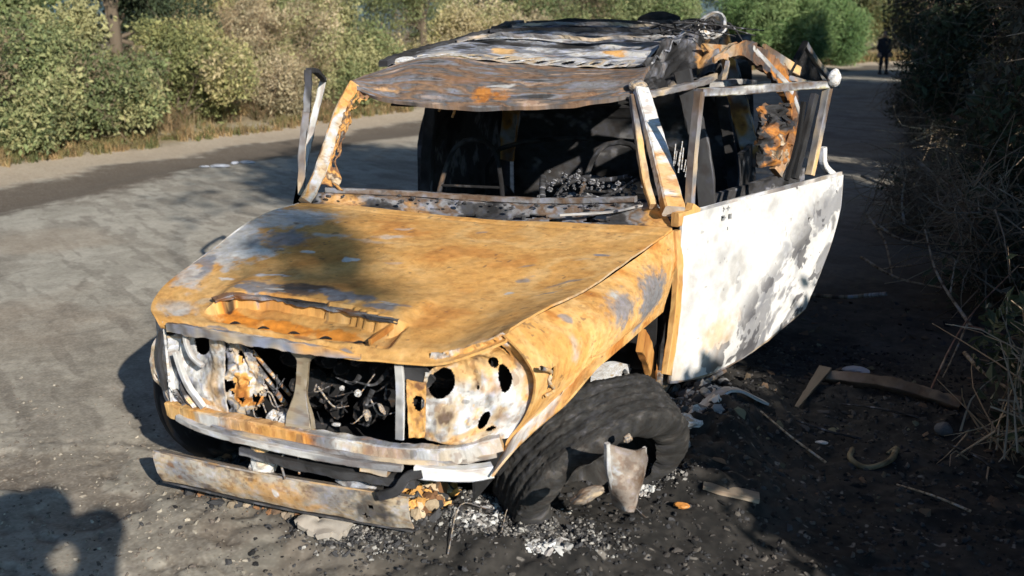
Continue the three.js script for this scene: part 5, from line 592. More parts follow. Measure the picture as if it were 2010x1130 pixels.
qb('frame_rail', [[0.282,1.734], [0.497,1.615], [0.698,1.498], [0.853,1.278], [0.83,1.049]], 0.03, 0.03, M.pale); qb('frame_rail', [[0.409,1.723], [0.6,1.657], [0.801,1.59]], 0.05, 0.02, M.pink ?? M.tan); qb('quarter_frame', [[0.669,1.568], [0.858,1.748]], 0.02, 0.03, M.dark); qb('quarter_frame', [[0.847,1.743], [1.027,1.615], [1.266,1.49]], 0.03, 0.03, M.greyrust); qb('quarter_frame', [[0.67,1.563], [0.955,1.516], [1.279,1.489]], 0.028, 0.03, M.greyrust);
{ const a = [0.68,1.568], b = [0.86,1.732], c = [1.125,1.511]; part('quarter_glass', slab((u, v) => { const m = [lerp(a[0], c[0], u), lerp(a[1], c[1], u)]; return [0, lerp(m[1], b[1], v), -lerp(m[0], b[0], v)]; }, 8, 8, 0.006), M.dark, dq); }
part('side_rail', bar([[0.86,1.532,-1.946], [0.9,1.53,-2.402], [0.94,1.493,-2.995]], 0.05, 0.03, [0, 1, 0], { n: 14, wob: 0.2 }), M.pale);
part('side_strut', bar([[0.84,1.634,-2.553], [0.85,1.533,-2.347]], 0.025, 0.02, [0, 0, 1], { n: 8, wob: 0.2 }), M.greyrust);
{ const f = coons({ b: [[0.8,1.671,-2.268], [0.82,1.633,-2.737]], t: [[0.78,1.748,-2.029], [0.82,1.732,-2.606]], l: [[0.8,1.671,-2.268], [0.78,1.748,-2.029]], r: [[0.82,1.633,-2.737], [0.82,1.732,-2.606]] }); part('roof_corner', slab(f, 12, 10, 0.01, { disp: (u, v) => 0.02 * Math.sin(3 * u) }), metal(64, 0.2, 0.1, 152, S([[0, C.rust], [0.5, 'tan'], [1, 'rustD']]), [], { freq: 12 })); }
// collapsed front wheel, left
{
  const ax = new THREE.Vector3(0.66, -0.52, 0.50).normalize(), c = [0.817,0.328,0.344], g = base('front_wheel', c, car); g.scale.set(0.89, 0.83, 0.89); g.quaternion.setFromUnitVectors(new THREE.Vector3(0, 1, 0), ax); g.userData.label = 'burnt front tyre flopped over on its broken hub';
  const pr = []; const add = (r, y) => pr.push(new THREE.Vector2(r, y)); add(0.25, 0.10); add(0.27, 0.125); add(0.31, 0.142); add(0.355, 0.142); add(0.385, 0.128);
  for (let i = 0; i <= 24; i++) { const y = 0.115 - i / 24 * 0.23; add(0.402 - 0.010 * (Math.abs(((i / 24) * 5) % 1 - 0.5) > 0.38 ? 1 : 0), y); }
  add(0.385, -0.128); add(0.355, -0.142); add(0.31, -0.14); add(0.27, -0.125); add(0.25, -0.1); add(0.28, -0.11); add(0.36, -0.11); add(0.375, 0); add(0.36, 0.11); add(0.28, 0.105); add(0.25, 0.10);
  const t = new THREE.LatheGeometry(pr, 260), p = t.attributes.position;
  for (let i = 0; i < p.count; i++) { const x = p.getX(i), y = p.getY(i), z = p.getZ(i), a = Math.atan2(z, x), r = Math.hypot(x, z); const ca = Math.cos(a) * 3 + 5, sa = Math.sin(a) * 3 + 5; const k = 1 + (fbm(ca, sa, 161, 3) - 0.5) * 0.06 + (fbm(ca * 5 + y * 30, sa * 5, 162, 3) - 0.5) * 0.022 + (fbm(ca * 16 + y * 90, sa * 16 - y * 40, 160, 2) - 0.5) * 0.022, dy = (fbm(ca * 0.7, sa * 0.7, 163, 3) - 0.5) * 0.10 * sstep(0.24, 0.33, 0.42 - r + 0.2); p.setXYZ(i, x * k, y * (1 + (fbm(ca, sa, 164, 2) - 0.5) * 0.25) + dy, z * k); }
  t.computeVertexNormals();
  part('tyre', t, metal([1024, 384], 2.5, 0.9, 165, S([[0, [0.014, 0.0135, 0.013]], [0.5, [0.026, 0.025, 0.024]], [0.8, [0.036, 0.034, 0.032]], [1, [0.07, 0.065, 0.06]]]), [], { freq: 26, rough: 0.95, dark: 0.45, bump: 0.004 }), g);
  const o = new THREE.Matrix4().makeRotationFromQuaternion(g.quaternion).invert(), loc = (w) => new THREE.Vector3(...sub(w, c)).applyMatrix4(o).divide(g.scale).toArray();
  { const L = [[0.99,0.611,0.826], [0.99,0.517,0.81], [0.99,0.348,0.699]], Rr = [[1.06,0.514,0.604], [1.05,0.421,0.568], [1.04,0.34,0.697]], A = curve(L.map(loc)), B = curve(Rr.map(loc)), out = new THREE.Vector3(0.5, 0.15, 0.85).applyMatrix4(o).toArray(); part('rim', slab((u, v) => addv(addv(A(v), sub(B(v), A(v)), u), out, 0.085 * Math.sin(u * 3.1)), 24, 24, 0.012, { disp: (u, v) => (fbm(u * 3, v * 3, 166, 3) - 0.5) * 0.02 }), metal(128, 0.2, 0.3, 167, S([[0, C.brown], [0.4, [0.24, 0.2, 0.17]], [0.8, [0.34, 0.28, 0.23]], [1, 'ash']]), [], { freq: 14 }), g, 'bent brown-grey piece of the wheel rim'); part('rim_flange', bar(L.map((p) => addv(loc(p), out, 0.012)), 0.016, 0.02, [0, 1, 0], { n: 16, wob: 0.1 }), M.pale, g); part('rim_flange', bar(Rr.map((p) => addv(loc(p), out, 0.006)), 0.012, 0.014, [0, 1, 0], { n: 16, wob: 0.1 }), M.pale, g); }
  part('hub', moved(lump(0.036, 170, 0.4, 3, [0.7, 0.7, 1.8]), loc([0.95,0.468,0.913]), 0.3, 0.4, 0.2), metal(128, 0.3, 0.3, 168, S([[0, C.soot], [0.4, 'brown'], [0.7, [0.24, 0.2, 0.16]], [1, 'tan']]), [], { freq: 12 }), g); part('hub_bolt', moved(lump(0.016, 169, 0.4, 2), loc([1.02,0.566,0.668])), M.greyrust, g);
}
{ const g = base('front_wheel', [-0.80, 0.45, 0.18], car); g.rotation.y = -0.25; const t = new THREE.TorusGeometry(0.27, 0.11, 12, 40); t.rotateY(Math.PI / 2); part('tyre', t, M.char, g); const d = new THREE.CylinderGeometry(0.2, 0.2, 0.14, 24); d.rotateZ(Math.PI / 2); part('rim', d, M.greyrust, g); }
// remains under the sill
{ const R = rng(270); for (let i = 0; i < 12; i++) { const p = addv([1.02,0.018,-1.203], [(R() - 0.5) * 0.16, (R() - 0.6) * 0.14, (R() - 0.5) * 0.5]), e = [(R() - 0.5) * 0.2, (R() - 0.3) * 0.16, (R() - 0.5) * 0.3]; part('sill_remains', i % 2 ? tube([p, addv(addv(p, e, 0.5), [0.02, 0.03 * R(), 0]), addv(p, e)], 0.006 + 0.006 * R(), 0.004, 5) : bar([p, addv(addv(p, e, 0.5), [0.01, 0.02, 0]), addv(p, e)], 0.03 + 0.03 * R(), 0.008, [0, 1, 0.1], { n: 8, wob: 0.5, seed: 271 + i }), [M.pale, M.soot, M.greyrust, M.soot][i % 4]); } }
part('sill_bracket', bar([[1,-0.023,-2.055], [1,-0.239,-2.428], [1,-0.534,-2.924]], 0.085, 0.06, [0, 0, 1], { n: 14, wob: 0.3, taper: (t) => 1 - 0.5 * t }), metal(128, 0.3, 0.3, 171, S([[0, C.soot], [0.3, 'rustB'], [0.6, 'rust'], [0.9, 'tan']]), [], { freq: 12 }), car, 'rusty broken bracket under the door');


// ---------- loose things on the ground ----------
// bumper beam hanging below the front
{
  const A = [-0.697,0.309,0.843], B = [0.369,0.328,0.947], o = base('bumper_beam', A), L = sub(B, A), up = nrm([0.02, 1, 0.28]); tag(o, 'fallen steel bumper beam hanging under the front of the burnt car', 'bumper beam');
  const X = curve([[0, 0, 0], addv(L, [0, 0, 0], 0).map((x, i) => L[i] * 0.5 + [0, 0.0, 0.02][i]), L]);
  const m = metal([1024, 128], 1.3, 0.18, 181, S([[0, C.brown], [0.25, 'tan'], [0.5, [0.42, 0.38, 0.32]], [0.75, 'tan'], [1, 'ash']]), [[0.12, 0.5, 0.08, 0.5, 0, 'blue', 0.75, 0.7], [0.22, 0.5, 0.06, 0.5, 0, 'ash', 0.6, 0.8], [0.35, 0.4, 0.08, 0.4, 0, 'rustY', 0.6, 0.8], [0.52, 0.45, 0.14, 0.5, 0.02, 'rust', 0.75, 0.8], [0.53, 0.55, 0.012, 0.1, 0, 'white', 0.8, 0.5], [0.72, 0.6, 0.10, 0.5, 0, 'grey', 0.8, 0.8], [0.87, 0.5, 0.10, 0.7, 0, 'soot', 0.85, 0.7], [0.66, 0.2, 0.06, 0.15, 0, 'rust', 0.7, 0.7], [0.075, 0.7, 0.012, 0.12, 0, 'rustB', 0.8, 0.5], [0.10, 0.25, 0.012, 0.1, 0, 'rustB', 0.7, 0.5]], { freq: 7, streak: 2.5 });
  const hs = [[0.872, 0.58, 0.012, 0.1], [0.845, 0.25, 0.012, 0.1]];
  const face = (u, v) => { const p = X(u); return addv(addv(p, up, (v - 0.5) * 0.135), [0, 0, -0.012 * (2 * v - 1) ** 2]); };
  put('face_plate', slab(face, 100, 14, 0.006, { hole: inE(hs), disp: (u, v) => (fbm(u * 12, v * 2, 182, 3) - 0.5) * 0.012 }), m, o);
  put('flange', slab((u, v) => addv(face(u, 0), [0, -0.004 - 0.012 * v, -0.055 * v]), 80, 4, 0.006), M.soot, o); put('flange', slab((u, v) => addv(face(u, 1), [0, 0.004 - 0.02 * v, -0.055 * v]), 80, 4, 0.006), M.greyrust, o);
  put('end_cap', slab((u, v) => addv(face(0, u), [-0.03 * v, -0.02 * v, -0.04 * v]), 8, 6, 0.006), M.soot, o);
}
const rubble = (name, label, n, seed, place, size, cols, flat = 0.5, geo = lump(1, 190, 0.5, 1)) => {
  const R = rng(seed), im = new THREE.InstancedMesh(geo, twigM, n); let i = 0, guard = 0;
  while (i < n && guard++ < n * 12) { const q = place(R); if (!q) continue; const [x, z] = q, s = size[0] + (size[1] - size[0]) * Math.pow(R(), 3), y = groundY(x, z) + s * 0.15; im.setMatrixAt(i, mt4.compose(ps.set(x, y, z), qt.setFromEuler(eu.set(R() * 0.6, R() * 6.28, R() * 0.6)), sc3.set(s * (0.7 + R()), s * flat * (0.6 + R()), s * (0.6 + 0.7 * R())))); const c = cols[Math.floor(R() * cols.length)], g = 0.65 + 0.7 * R(); im.setColorAt(i, white.setRGB(c[0] * g, c[1] * g, c[2] * g)); i++; }
  im.count = i; im.castShadow = im.receiveShadow = true; named(im, name); scene.add(im); tag(im, label, 'debris', null, 'stuff');
};
const gauss = (R) => (R() + R() + R() - 1.5) / 1.5;
const spots = (list) => (R) => { const [x, z, rx, rz] = list[Math.floor(R() * list.length)]; return [x + gauss(R) * rx, z + gauss(R) * rz]; };
const gp = (p) => [p[0], p[2]];
rubble('ash_rubble', 'mixed grey and black cinders strewn round the car', 16000, 501, (R) => { const x = lerp(-0.9, 2.3, R()), z = lerp(-2, 1.4, R()); return R() < burnt(x, z) * 0.8 + 0.03 ? [x, z] : null; }, [0.002, 0.011], [C.black, C.black, C.soot, C.soot, [0.06, 0.054, 0.05], [0.09, 0.08, 0.07]]);
rubble('gravel', 'small stones and grit on the grey roadside', 3000, 502, (R) => { const x = lerp(-2.4, 1.0, R()), z = lerp(-0.4, 1.5, Math.sqrt(R())); return burnt(x, z) < 0.4 ? [x, z] : null; }, [0.0015, 0.008], [[0.3, 0.27, 0.22], [0.22, 0.19, 0.155], [0.16, 0.135, 0.11], [0.12, 0.1, 0.085]], 0.6);
rubble('ash_flakes', 'white ash flakes and melted scraps in front of the wheel', 620, 503, spots([[...gp([0.789,0.13,0.738]), 0.09, 0.08], [...gp([0.759,0.13,0.783]), 0.06, 0.05], [...gp([0.536,0.13,0.513]), 0.14, 0.1], [...gp([0.487,0.13,0.689]), 0.12, 0.1], [...gp([0.974,0.13,0.221]), 0.08, 0.06], [...gp([0.188,0.13,0.359]), 0.10, 0.10]]), [0.003, 0.016], [C.white, C.ash, C.ash, C.grey, [0.4, 0.37, 0.35]], 0.35);
rubble('ash_grit', 'fine grey and black ash grit in front of the car', 9000, 508, spots([[...gp([0.437,0.13,0.705]), 0.35, 0.16], [...gp([0.749,0.13,0.642]), 0.35, 0.16], [...gp([0.54,0.13,0.47]), 0.25, 0.12], [...gp([0.991,0.14,0.123]), 0.2, 0.14], [...gp([0.134,0.13,0.879]), 0.3, 0.12]]), [0.0015, 0.008], [C.black, C.soot, C.soot, [0.1, 0.095, 0.09], [0.18, 0.17, 0.16], [0.3, 0.29, 0.27]], 0.6);
rubble('rust_flakes', 'rusty scale and crumbs heaped at the end of the bumper beam', 520, 504, spots([[...gp([0.282,0.16,0.616]), 0.12, 0.09], [...gp([0.268,0.18,0.49]), 0.10, 0.10], [...gp([0.295,0.14,0.732]), 0.08, 0.06]]), [0.004, 0.03], [C.rustB, C.rust, C.rustY, C.tan, C.soot, C.brown], 0.7);
rubble('roadside_grit', 'brown and white grit scattered below the bumper beam', 900, 505, spots([[...gp([-0.35,0.13,0.757]), 0.22, 0.08], [...gp([-0.596,0.13,0.657]), 0.2, 0.08], [...gp([-0.129,0.13,0.769]), 0.2, 0.08], [...gp([-0.738,0.16,0.31]), 0.15, 0.12]]), [0.003, 0.02], [C.brown, [0.3, 0.24, 0.17], C.soot, C.soot, [0.2, 0.16, 0.12], C.rustB], 0.7);
rubble('sill_ash', 'pale ash and melted metal heaped under the door sill', 1700, 506, spots([[1.08, -0.45, 0.14, 0.22], [1.0, -0.7, 0.16, 0.3], [...gp([1.067,0.2,-0.643]), 0.10, 0.16], [...gp([1.044,0.15,-0.336]), 0.10, 0.10], [...gp([0.991,0.14,-0.073]), 0.12, 0.10]]), [0.004, 0.026], [C.ash, C.grey, C.soot, C.soot, C.soot, [0.4, 0.36, 0.33]], 0.7);
rubble('charred_litter', 'charred chips and stems on the shaded ground beside the car', 1000, 507, (R) => [lerp(1.2, 2.7, R()), lerp(-3.2, 0.1, R())], [0.003, 0.02], [C.black, C.soot, C.brown, [0.12, 0.12, 0.08], [0.1, 0.075, 0.05]], 0.25);
// single pieces
const one = (name, geo, mat, label, cat, group) => tag(put(name, geo, mat), label, cat, group);
const gOn = (p, h = 0) => [p[0], groundY(p[0], p[2]) + h, p[2]];
const woodM = (seed, a, b) => metal([256, 64], 0.5, 0.1, seed, S([[0, a], [0.5, b], [1, a]]), [], { freq: 9, streak: 6 });
{ const a = gOn([1.199,0.13,0.231], 0.014), b = gOn([1.395,0.13,0.202], 0.016); one('wood_slat', bar([a, addv(a, sub(b, a), 0.25), b], 0.062, 0.018, [0, 1, 0], { n: 12, wob: 0.06, taper: (t) => 0.72 + 0.3 * sstep(0, 0.3, t) }), woodM(601, [0.28, 0.22, 0.16], [0.36, 0.30, 0.23]), 'short weathered wood slat lying on the black ash', 'wood'); }
one('plastic_fragment', moved(lump(0.021, 602, 0.4, 2, [1.3, 0.5, 0.8]), gOn([1.145,0.13,0.341], 0.012)), new THREE.MeshStandardMaterial({ color: new THREE.Color(0.6, 0.25, 0.06), roughness: 0.5 }), 'small orange fragment beside the wood slat', 'fragment');
{ const a = gOn([1.53,0.18,-1.185], 0.05), b = gOn([1.824,0.18,-1.107], 0.05), c = gOn([2.134,0.18,-1.031], 0.03); one('charred_log', bar([a, b, c], 0.075, 0.065, [0, 1, 0], { n: 30, wob: 0.3, seed: 19, round: 0.45 }), metal([128, 512], 0.4, 1, 603, S([[0, C.black], [0.35, [0.06, 0.04, 0.028]], [0.6, [0.12, 0.085, 0.06]], [0.85, [0.22, 0.16, 0.11]], [1, 'soot']]), [], { freq: 10 }), 'charred brown log lying in the shade beside the door', 'log'); }
{ const a = gOn([1.544,0.18,-1.189], 0.09), b = gOn([1.447,0.14,-0.781], 0.01); one('broken_board', bar([a, b], 0.06, 0.015, [0, 1, 0.2], { n: 12, wob: 0.15, taper: (t) => 1 - 0.7 * t }), woodM(604, [0.12, 0.085, 0.055], [0.26, 0.2, 0.14]), 'pointed pale board leaning on the near end of the charred log', 'wood'); }
{ const a = gOn([1.691,0.14,-0.337], 0.01), b = gOn([1.754,0.14,-0.291], 0.008), c = gOn([1.838,0.14,-0.353], 0.012), d = gOn([1.863,0.14,-0.466], 0.02); one('root_piece', merge([tube([gOn([1.696,0.14,-0.428], 0.03), a, b, c, d], 0.011, 0.013, 6), tube([d, gOn([1.828,0.14,-0.417], 0.02)], 0.014, 0.008, 6)]), woodM(605, [0.14, 0.11, 0.06], [0.3, 0.25, 0.15]), 'curved pale piece of root in the shaded ash', 'wood'); }
one('stone', moved(lump(0.036, 606, 0.3, 2, [1, 0.8, 1]), gOn([2.045,0.14,-0.689], 0.02)), new THREE.MeshStandardMaterial({ color: new THREE.Color(0.12, 0.12, 0.125), roughness: 0.9 }), 'grey round stone at the right among dry sticks', 'stone');
one('pale_scrap', moved(lump(0.05, 607, 0.4, 2, [1.3, 0.4, 0.7]), gOn([1.68,0.18,-1.453], 0.03)), new THREE.MeshStandardMaterial({ color: new THREE.Color(0.42, 0.43, 0.5), roughness: 0.7 }), 'pale bluish scrap lying behind the charred log', 'scrap');
{ const p = [[1.35,0.2,-3.055], [1.571,0.22,-3.008], [1.693,0.24,-2.989], [1.816,0.3,-2.937]].map((q, i) => gOn(q, [0.02, 0.04, 0.05, 0.09][i])); one('peeled_stick', tube(p, 0.012, 0.014, 6), metal([64, 256], 0.1, 1, 608, S([[0, C.brown], [0.5, 'tan'], [1, 'ash']]), [[0.5, 0.85, 1, 0.14, 0, 'white', 1, 0.5]], { freq: 9 }), 'thin stick with a white peeled end behind the car door', 'stick'); }
{ const p = [[1.325,0.14,-0.641], [1.187,0.14,-0.524], [1.096,0.14,-0.349], [1.078,0.15,-0.416]].map((q) => gOn(q, 0.02)); one('bent_strip', bar(p, 0.05, 0.012, [0, 1, 0], { n: 20, wob: 0.2 }), M.pale, 'bent pale metal strip on the ground behind the front tyre', 'metal strip'); }
{ const a = gOn([1.016,0.14,-0.519], 0.03), b = addv(gOn([1.121,0.14,-0.825], 0.0), [0, 0.10, 0]); one('steel_rod', tube([a, b], 0.011, 0.011, 6), M.greyrust, 'thin rusty rod leaning in the ash under the door', 'rod'); }
{ const R = rng(609); let i = 0; for (const [u, v, r, l] of [[1690, 1, 0, ''], ]) i++; const st = [[[1690, 870], [1560, 850]], [[1900, 1000], [1760, 960]], [[1980, 960], [1850, 900]], [[1600, 900], [1490, 870]], [[1800, 850], [1690, 830]]]; const P = [[[1.728,0.14,-0.566], [1.458,0.14,-0.597]], [[2.113,0.14,-0.038], [1.865,0.14,-0.181]], [[2.279,0.14,-0.29], [2.063,0.14,-0.572]], [[1.6,0.14,-0.293], [1.321,0.14,-0.478]], [[1.951,0.14,-0.765], [1.633,0.14,-0.904]]], T = ['thin dry stick lying left of the curved root', 'long dry stick at the lower right edge of the shade', 'dry stick near the grey stone', 'thin dry stick lying near the bent metal strip', 'dry stick just in front of the charred log']; P.forEach(([a, b], k) => one('dry_stick', tube([gOn(a, 0.012), addv(gOn(addv(a, sub(b, a), 0.5), 0.02), [0, 0.01, 0.01]), gOn(b, 0.01)], 0.006, 0.004, 5), k % 2 ? dryBr : M.soot, T[k], 'stick', 'dry sticks on the shaded ash')); }
one('paper_scrap', moved(lump(0.02, 610, 0.3, 1, [1.4, 0.3, 0.8]), gOn([1.575,0.14,-0.45], 0.01)), M.whiteChalk, 'tiny white scrap at the edge of the shaded ash', 'scrap');
one('broken_lamp', moved(lump(0.055, 611, 0.45, 2, [1.3, 0.5, 0.9]), gOn([1.044,0.14,-0.221], 0.02)), M.pale, 'crushed pale metal lump in the ash right of the wheel', 'metal lump');
one('crust_slab', slab((u, v) => { const p = [0.025,0.13,0.896]; const x = p[0] + (u - 0.5) * 0.24, z = p[2] + (v - 0.5) * 0.10; return [x, groundY(x, z) + 0.022, z]; }, 16, 8, 0.02, { hole: (u, v) => Math.hypot((u - 0.5) * 2, (v - 0.5) * 2) > 0.75 + 0.5 * (fbm(u * 5, v * 5, 612, 2) - 0.3) }), new THREE.MeshStandardMaterial({ color: new THREE.Color(0.4, 0.36, 0.31), roughness: 0.95 }), 'broken flat crust of asphalt below the bumper beam', 'asphalt piece');
const litterM = metal(64, 0.3, 0.3, 620, S([[0, C.blue], [0.4, [0.42, 0.45, 0.52]], [1, [0.6, 0.62, 0.66]]]), [], { freq: 9, rough: 0.4, flake: 0 });
for (const [k, p, r, sq, t] of [[0, [-6.43,0.12,-7.73], 0.09, [1.6, 0.25, 0.8], 'largest bluish white scrap lying on the damp wheel track'], [1, [-6.414,0.12,-8.051], 0.05, [1, 0.5, 1], 'small bluish white scrap right of the largest one on the wheel track'], [2, [-6.311,0.12,-8.184], 0.08, [1.4, 0.3, 0.7], 'long bluish white scrap on the wheel track nearest the car'], [3, [-6.602,0.12,-7.638], 0.05, [1.5, 0.3, 0.8], 'dull bluish scrap at the left end of the litter on the wheel track']]) one('litter_scrap', moved(lump(r, 620 + k, 0.5, 2, sq), gOn(p, 0.02)), litterM, t, 'litter', 'bluish white litter on the wheel track');
for (const [p, t] of [[[[0.61,0.13,0.742], [0.579,0.13,0.58], [0.606,0.13,0.49]], 'thin curled wire in the ash left of the flopped tyre'], [[[0.864,0.13,0.322], [0.953,0.13,0.378], [1.037,0.13,0.44]], 'thin pale wire in the ash below the rim piece'], [[[0.478,0.13,0.892], [0.445,0.13,0.702], [0.489,0.13,0.569]], 'bent wire in the rubble at the end of the bumper beam']]) one('loose_wire', tube(p.map((q, i) => gOn(q, i === 1 ? 0.035 : 0.008)), 0.0022, 0.0018, 5), M.greyrust, t, 'wire', 'loose wires in the ash');
// people: smooth bodies from joints
function figure(bones, cell, pad = 0.16) {
  let lo = [1e9, 1e9, 1e9], hi = [-1e9, -1e9, -1e9]; for (const [a, b, r0, r1] of bones) for (const p of [a, b]) for (let k = 0; k < 3; k++) { lo[k] = Math.min(lo[k], p[k] - Math.max(r0, r1) - pad * 0.4); hi[k] = Math.max(hi[k], p[k] + Math.max(r0, r1) + pad * 0.4); }
  const size = Math.max(...hi.map((h, k) => h - lo[k])), c = hi.map((h, k) => (h + lo[k]) / 2), n = Math.min(150, Math.ceil(size / cell)), mc = new MarchingCubes(n, new THREE.MeshStandardMaterial(), false, false, 400000), half = size / 2;
  const k = 0.035;
  for (let z = 0; z < n; z++) for (let y = 0; y < n; y++) for (let x = 0; x < n; x++) {
    const p = [c[0] + ((x - n / 2) / (n / 2)) * half, c[1] + ((y - n / 2) / (n / 2)) * half, c[2] + ((z - n / 2) / (n / 2)) * half]; let s = 0;
    for (const [a, b, r0, r1] of bones) { const ab = sub(b, a), ap = sub(p, a), t = clamp((ap[0] * ab[0] + ap[1] * ab[1] + ap[2] * ab[2]) / (ab[0] ** 2 + ab[1] ** 2 + ab[2] ** 2 || 1)); const d = len(sub(ap, ab.map((q) => q * t))) - lerp(r0, r1, t); s += Math.exp(-Math.min(30, d / k)); }
    mc.field[x + y * n + z * n * n] = -(-k * Math.log(Math.max(s, 1e-13)));
  }
  mc.isolation = 0; mc.update();
  const cnt = mc.count ?? mc.geometry.drawRange.count, pos = new Float32Array(mc.positionArray.slice(0, cnt * 3)), nor = new Float32Array(mc.normalArray.slice(0, cnt * 3));
  for (let i = 0; i < cnt; i++) for (let j = 0; j < 3; j++) pos[i * 3 + j] = c[j] + pos[i * 3 + j] * half;
  const g = new THREE.BufferGeometry(); g.setAttribute('position', new THREE.BufferAttribute(pos, 3)); g.setAttribute('normal', new THREE.BufferAttribute(nor, 3)); g.setAttribute('uv', new THREE.BufferAttribute(new Float32Array(cnt * 2), 2)); return g;
}
const hand = (w, d, side) => { const f = []; for (let i = 0; i < 4; i++) { const o = (i - 1.5) * 0.021; const a = addv(w, [o, 0.075, 0]), b = addv(a, [o * 0.2, 0.03 + 0.006 * (i % 3), 0.015]), c = addv(b, [0, 0.012, 0.028]); f.push([a, b, 0.009, 0.0085], [b, c, 0.0085, 0.007]); } f.push([w, addv(w, [0, 0.06, 0]), 0.03, 0.036]); const t = addv(w, [side * 0.03, 0.03, 0.01]); f.push([t, addv(t, [side * 0.028, 0.03, 0.02]), 0.011, 0.009]); return f; };
{ // the photographer, standing behind the camera; only the shadow reaches the picture
  const hx = 1.773, hz = 3.852, o = base('person', [hx, G, hz]); tag(o, 'person in dark clothes standing behind the camera and taking the photograph', 'person');
  const f = nrm([-0.34, 0, -0.94]), r = [0.94, 0, -0.34], W = (a, y, b) => [r[0] * a + f[0] * b, y, r[2] * a + f[2] * b];
  const cam = [1.72 - hx, 1.845 - G, 3.69 - hz], wrR = addv(cam, W(0.05, -0.03, -0.07)), wrL = addv(cam, W(-0.07, -0.05, -0.07));
  const hipL = W(-0.1, 0.98, -0.03), hipR = W(0.1, 0.98, -0.03), shL = W(-0.19, 1.47, -0.03), shR = W(0.2, 1.48, -0.02), elL = W(-0.26, 1.36, 0.1), elR = addv(cam, W(0.2, -0.05, 0.0));
  const body = [[W(0, 1, -0.03), W(0, 1.25, -0.03), 0.15, 0.14], [W(0, 1.25, -0.03), W(0, 1.45, -0.03), 0.15, 0.12], [shL, shR, 0.07, 0.07], [W(0, 1.47, -0.03), W(0, 1.62, -0.01), 0.062, 0.055], [hipL, W(-0.12, 0.53, 0.02), 0.09, 0.065], [W(-0.12, 0.53, 0.02), W(-0.13, 0.08, 0), 0.065, 0.045], [hipR, W(0.13, 0.53, 0.02), 0.09, 0.065], [W(0.13, 0.53, 0.02), W(0.15, 0.08, 0), 0.065, 0.045], [W(-0.13, 0.05, -0.04), W(-0.14, 0.04, 0.16), 0.045, 0.035], [W(0.15, 0.05, -0.04), W(0.16, 0.04, 0.16), 0.045, 0.035], [shL, elL, 0.058, 0.045], [elL, wrL, 0.045, 0.03], [shR, elR, 0.062, 0.05], [elR, wrR, 0.048, 0.03]];
  const cloth = new THREE.MeshStandardMaterial({ color: new THREE.Color(0.04, 0.045, 0.06), roughness: 0.9 }), skin = new THREE.MeshStandardMaterial({ color: new THREE.Color(0.45, 0.28, 0.2), roughness: 0.6 });
  put('body', figure(body, 0.016), cloth, o);
  const hd = W(0, 1.745, 0.0); put('head', figure([[addv(hd, [0, 0.02, 0]), addv(hd, W(0, 0.02, 0.02)), 0.092, 0.09], [addv(hd, W(0, -0.06, 0.03)), addv(hd, W(0, -0.085, 0.05)), 0.062, 0.05], [addv(hd, W(0, 0, 0.11)), addv(hd, W(0, -0.025, 0.125)), 0.012, 0.016], [addv(hd, W(-0.09, -0.01, 0)), addv(hd, W(-0.095, -0.04, 0)), 0.018, 0.014], [addv(hd, W(0.09, -0.01, 0)), addv(hd, W(0.095, -0.04, 0)), 0.018, 0.014]], 0.008), skin, o);
  put('hair', figure([[addv(hd, W(0, 0.06, -0.02)), addv(hd, W(0, 0.03, -0.05)), 0.088, 0.08]], 0.012), new THREE.MeshStandardMaterial({ color: new THREE.Color(0.03, 0.022, 0.018), roughness: 0.8 }), o);
  put('hand', figure(hand(wrL, f, 1), 0.005), skin, o); put('hand', figure(hand(wrR, f, -1), 0.005), skin, o);
}
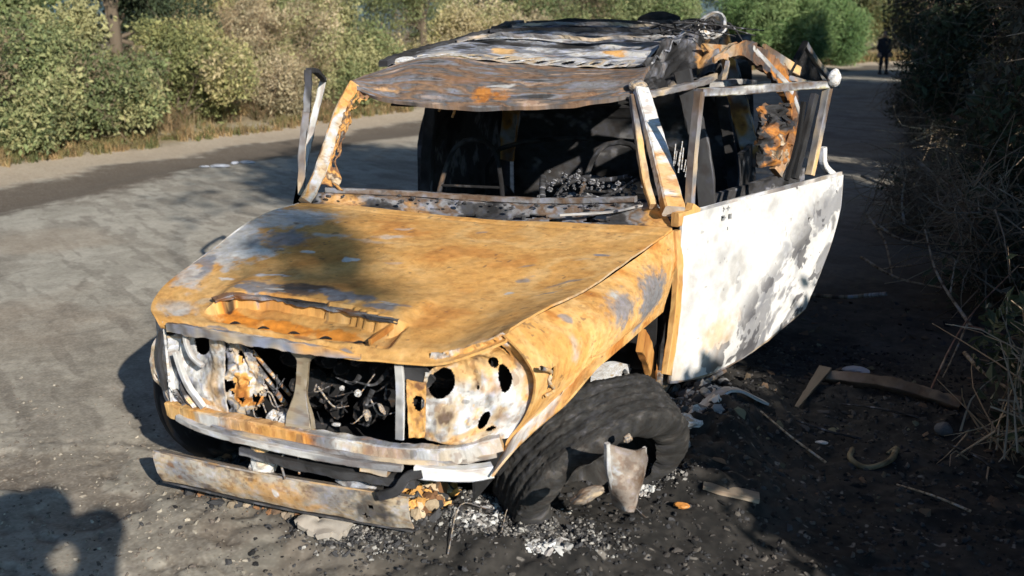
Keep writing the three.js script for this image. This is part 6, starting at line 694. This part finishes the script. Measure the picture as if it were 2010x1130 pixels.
{ // figure far up the road
  const p = [1.606,0.12,-34.608], o = base('person', [p[0], groundY(p[0], p[2]), p[2]]); tag(o, 'person in dark clothes standing far up the shaded road', 'person'); o.scale.setScalar(0.80); o.rotation.y = 0.4;
  put('body', figure([[[0, 0.95, 0], [0, 1.2, 0], 0.15, 0.15], [[0, 1.2, 0], [0, 1.4, 0], 0.16, 0.13], [[-0.2, 1.42, 0], [0.2, 1.42, 0], 0.075, 0.075], [[0, 1.42, 0], [0, 1.55, 0.02], 0.065, 0.06], [[-0.1, 0.93, 0], [-0.12, 0.5, 0.03], 0.095, 0.07], [[-0.12, 0.5, 0.03], [-0.13, 0.06, 0], 0.07, 0.05], [[0.1, 0.93, 0], [0.13, 0.5, 0.03], 0.095, 0.07], [[0.13, 0.5, 0.03], [0.15, 0.06, 0], 0.07, 0.05], [[-0.13, 0.04, -0.03], [-0.14, 0.04, 0.16], 0.05, 0.04], [[0.15, 0.04, -0.03], [0.17, 0.04, 0.16], 0.05, 0.04], [[-0.2, 1.42, 0], [-0.27, 1.14, -0.02], 0.06, 0.05], [[-0.27, 1.14, -0.02], [-0.24, 0.9, 0.08], 0.05, 0.035], [[0.2, 1.42, 0], [0.28, 1.14, -0.02], 0.06, 0.05], [[0.28, 1.14, -0.02], [0.25, 0.9, 0.08], 0.05, 0.035]], 0.02), new THREE.MeshStandardMaterial({ color: new THREE.Color(0.02, 0.022, 0.03), roughness: 0.9 }), o);
  const skin = new THREE.MeshStandardMaterial({ color: new THREE.Color(0.4, 0.26, 0.19), roughness: 0.6 });
  put('head', figure([[[0, 1.68, 0.01], [0, 1.7, 0.02], 0.095, 0.095], [[0, 1.6, 0.04], [0, 1.59, 0.05], 0.06, 0.05], [[0, 1.66, 0.115], [0, 1.64, 0.125], 0.014, 0.016]], 0.012), skin, o);
  put('hair', figure([[[0, 1.73, -0.02], [0, 1.70, -0.05], 0.09, 0.08]], 0.015), new THREE.MeshStandardMaterial({ color: new THREE.Color(0.02, 0.016, 0.013), roughness: 0.8 }), o);
  for (const s of [-1, 1]) put('hand', moved(figure(hand([0, 0, 0], 0, -s), 0.006), [s * 0.245, 0.88, 0.09], Math.PI), skin, o);
}



renderer.render(scene, camera);
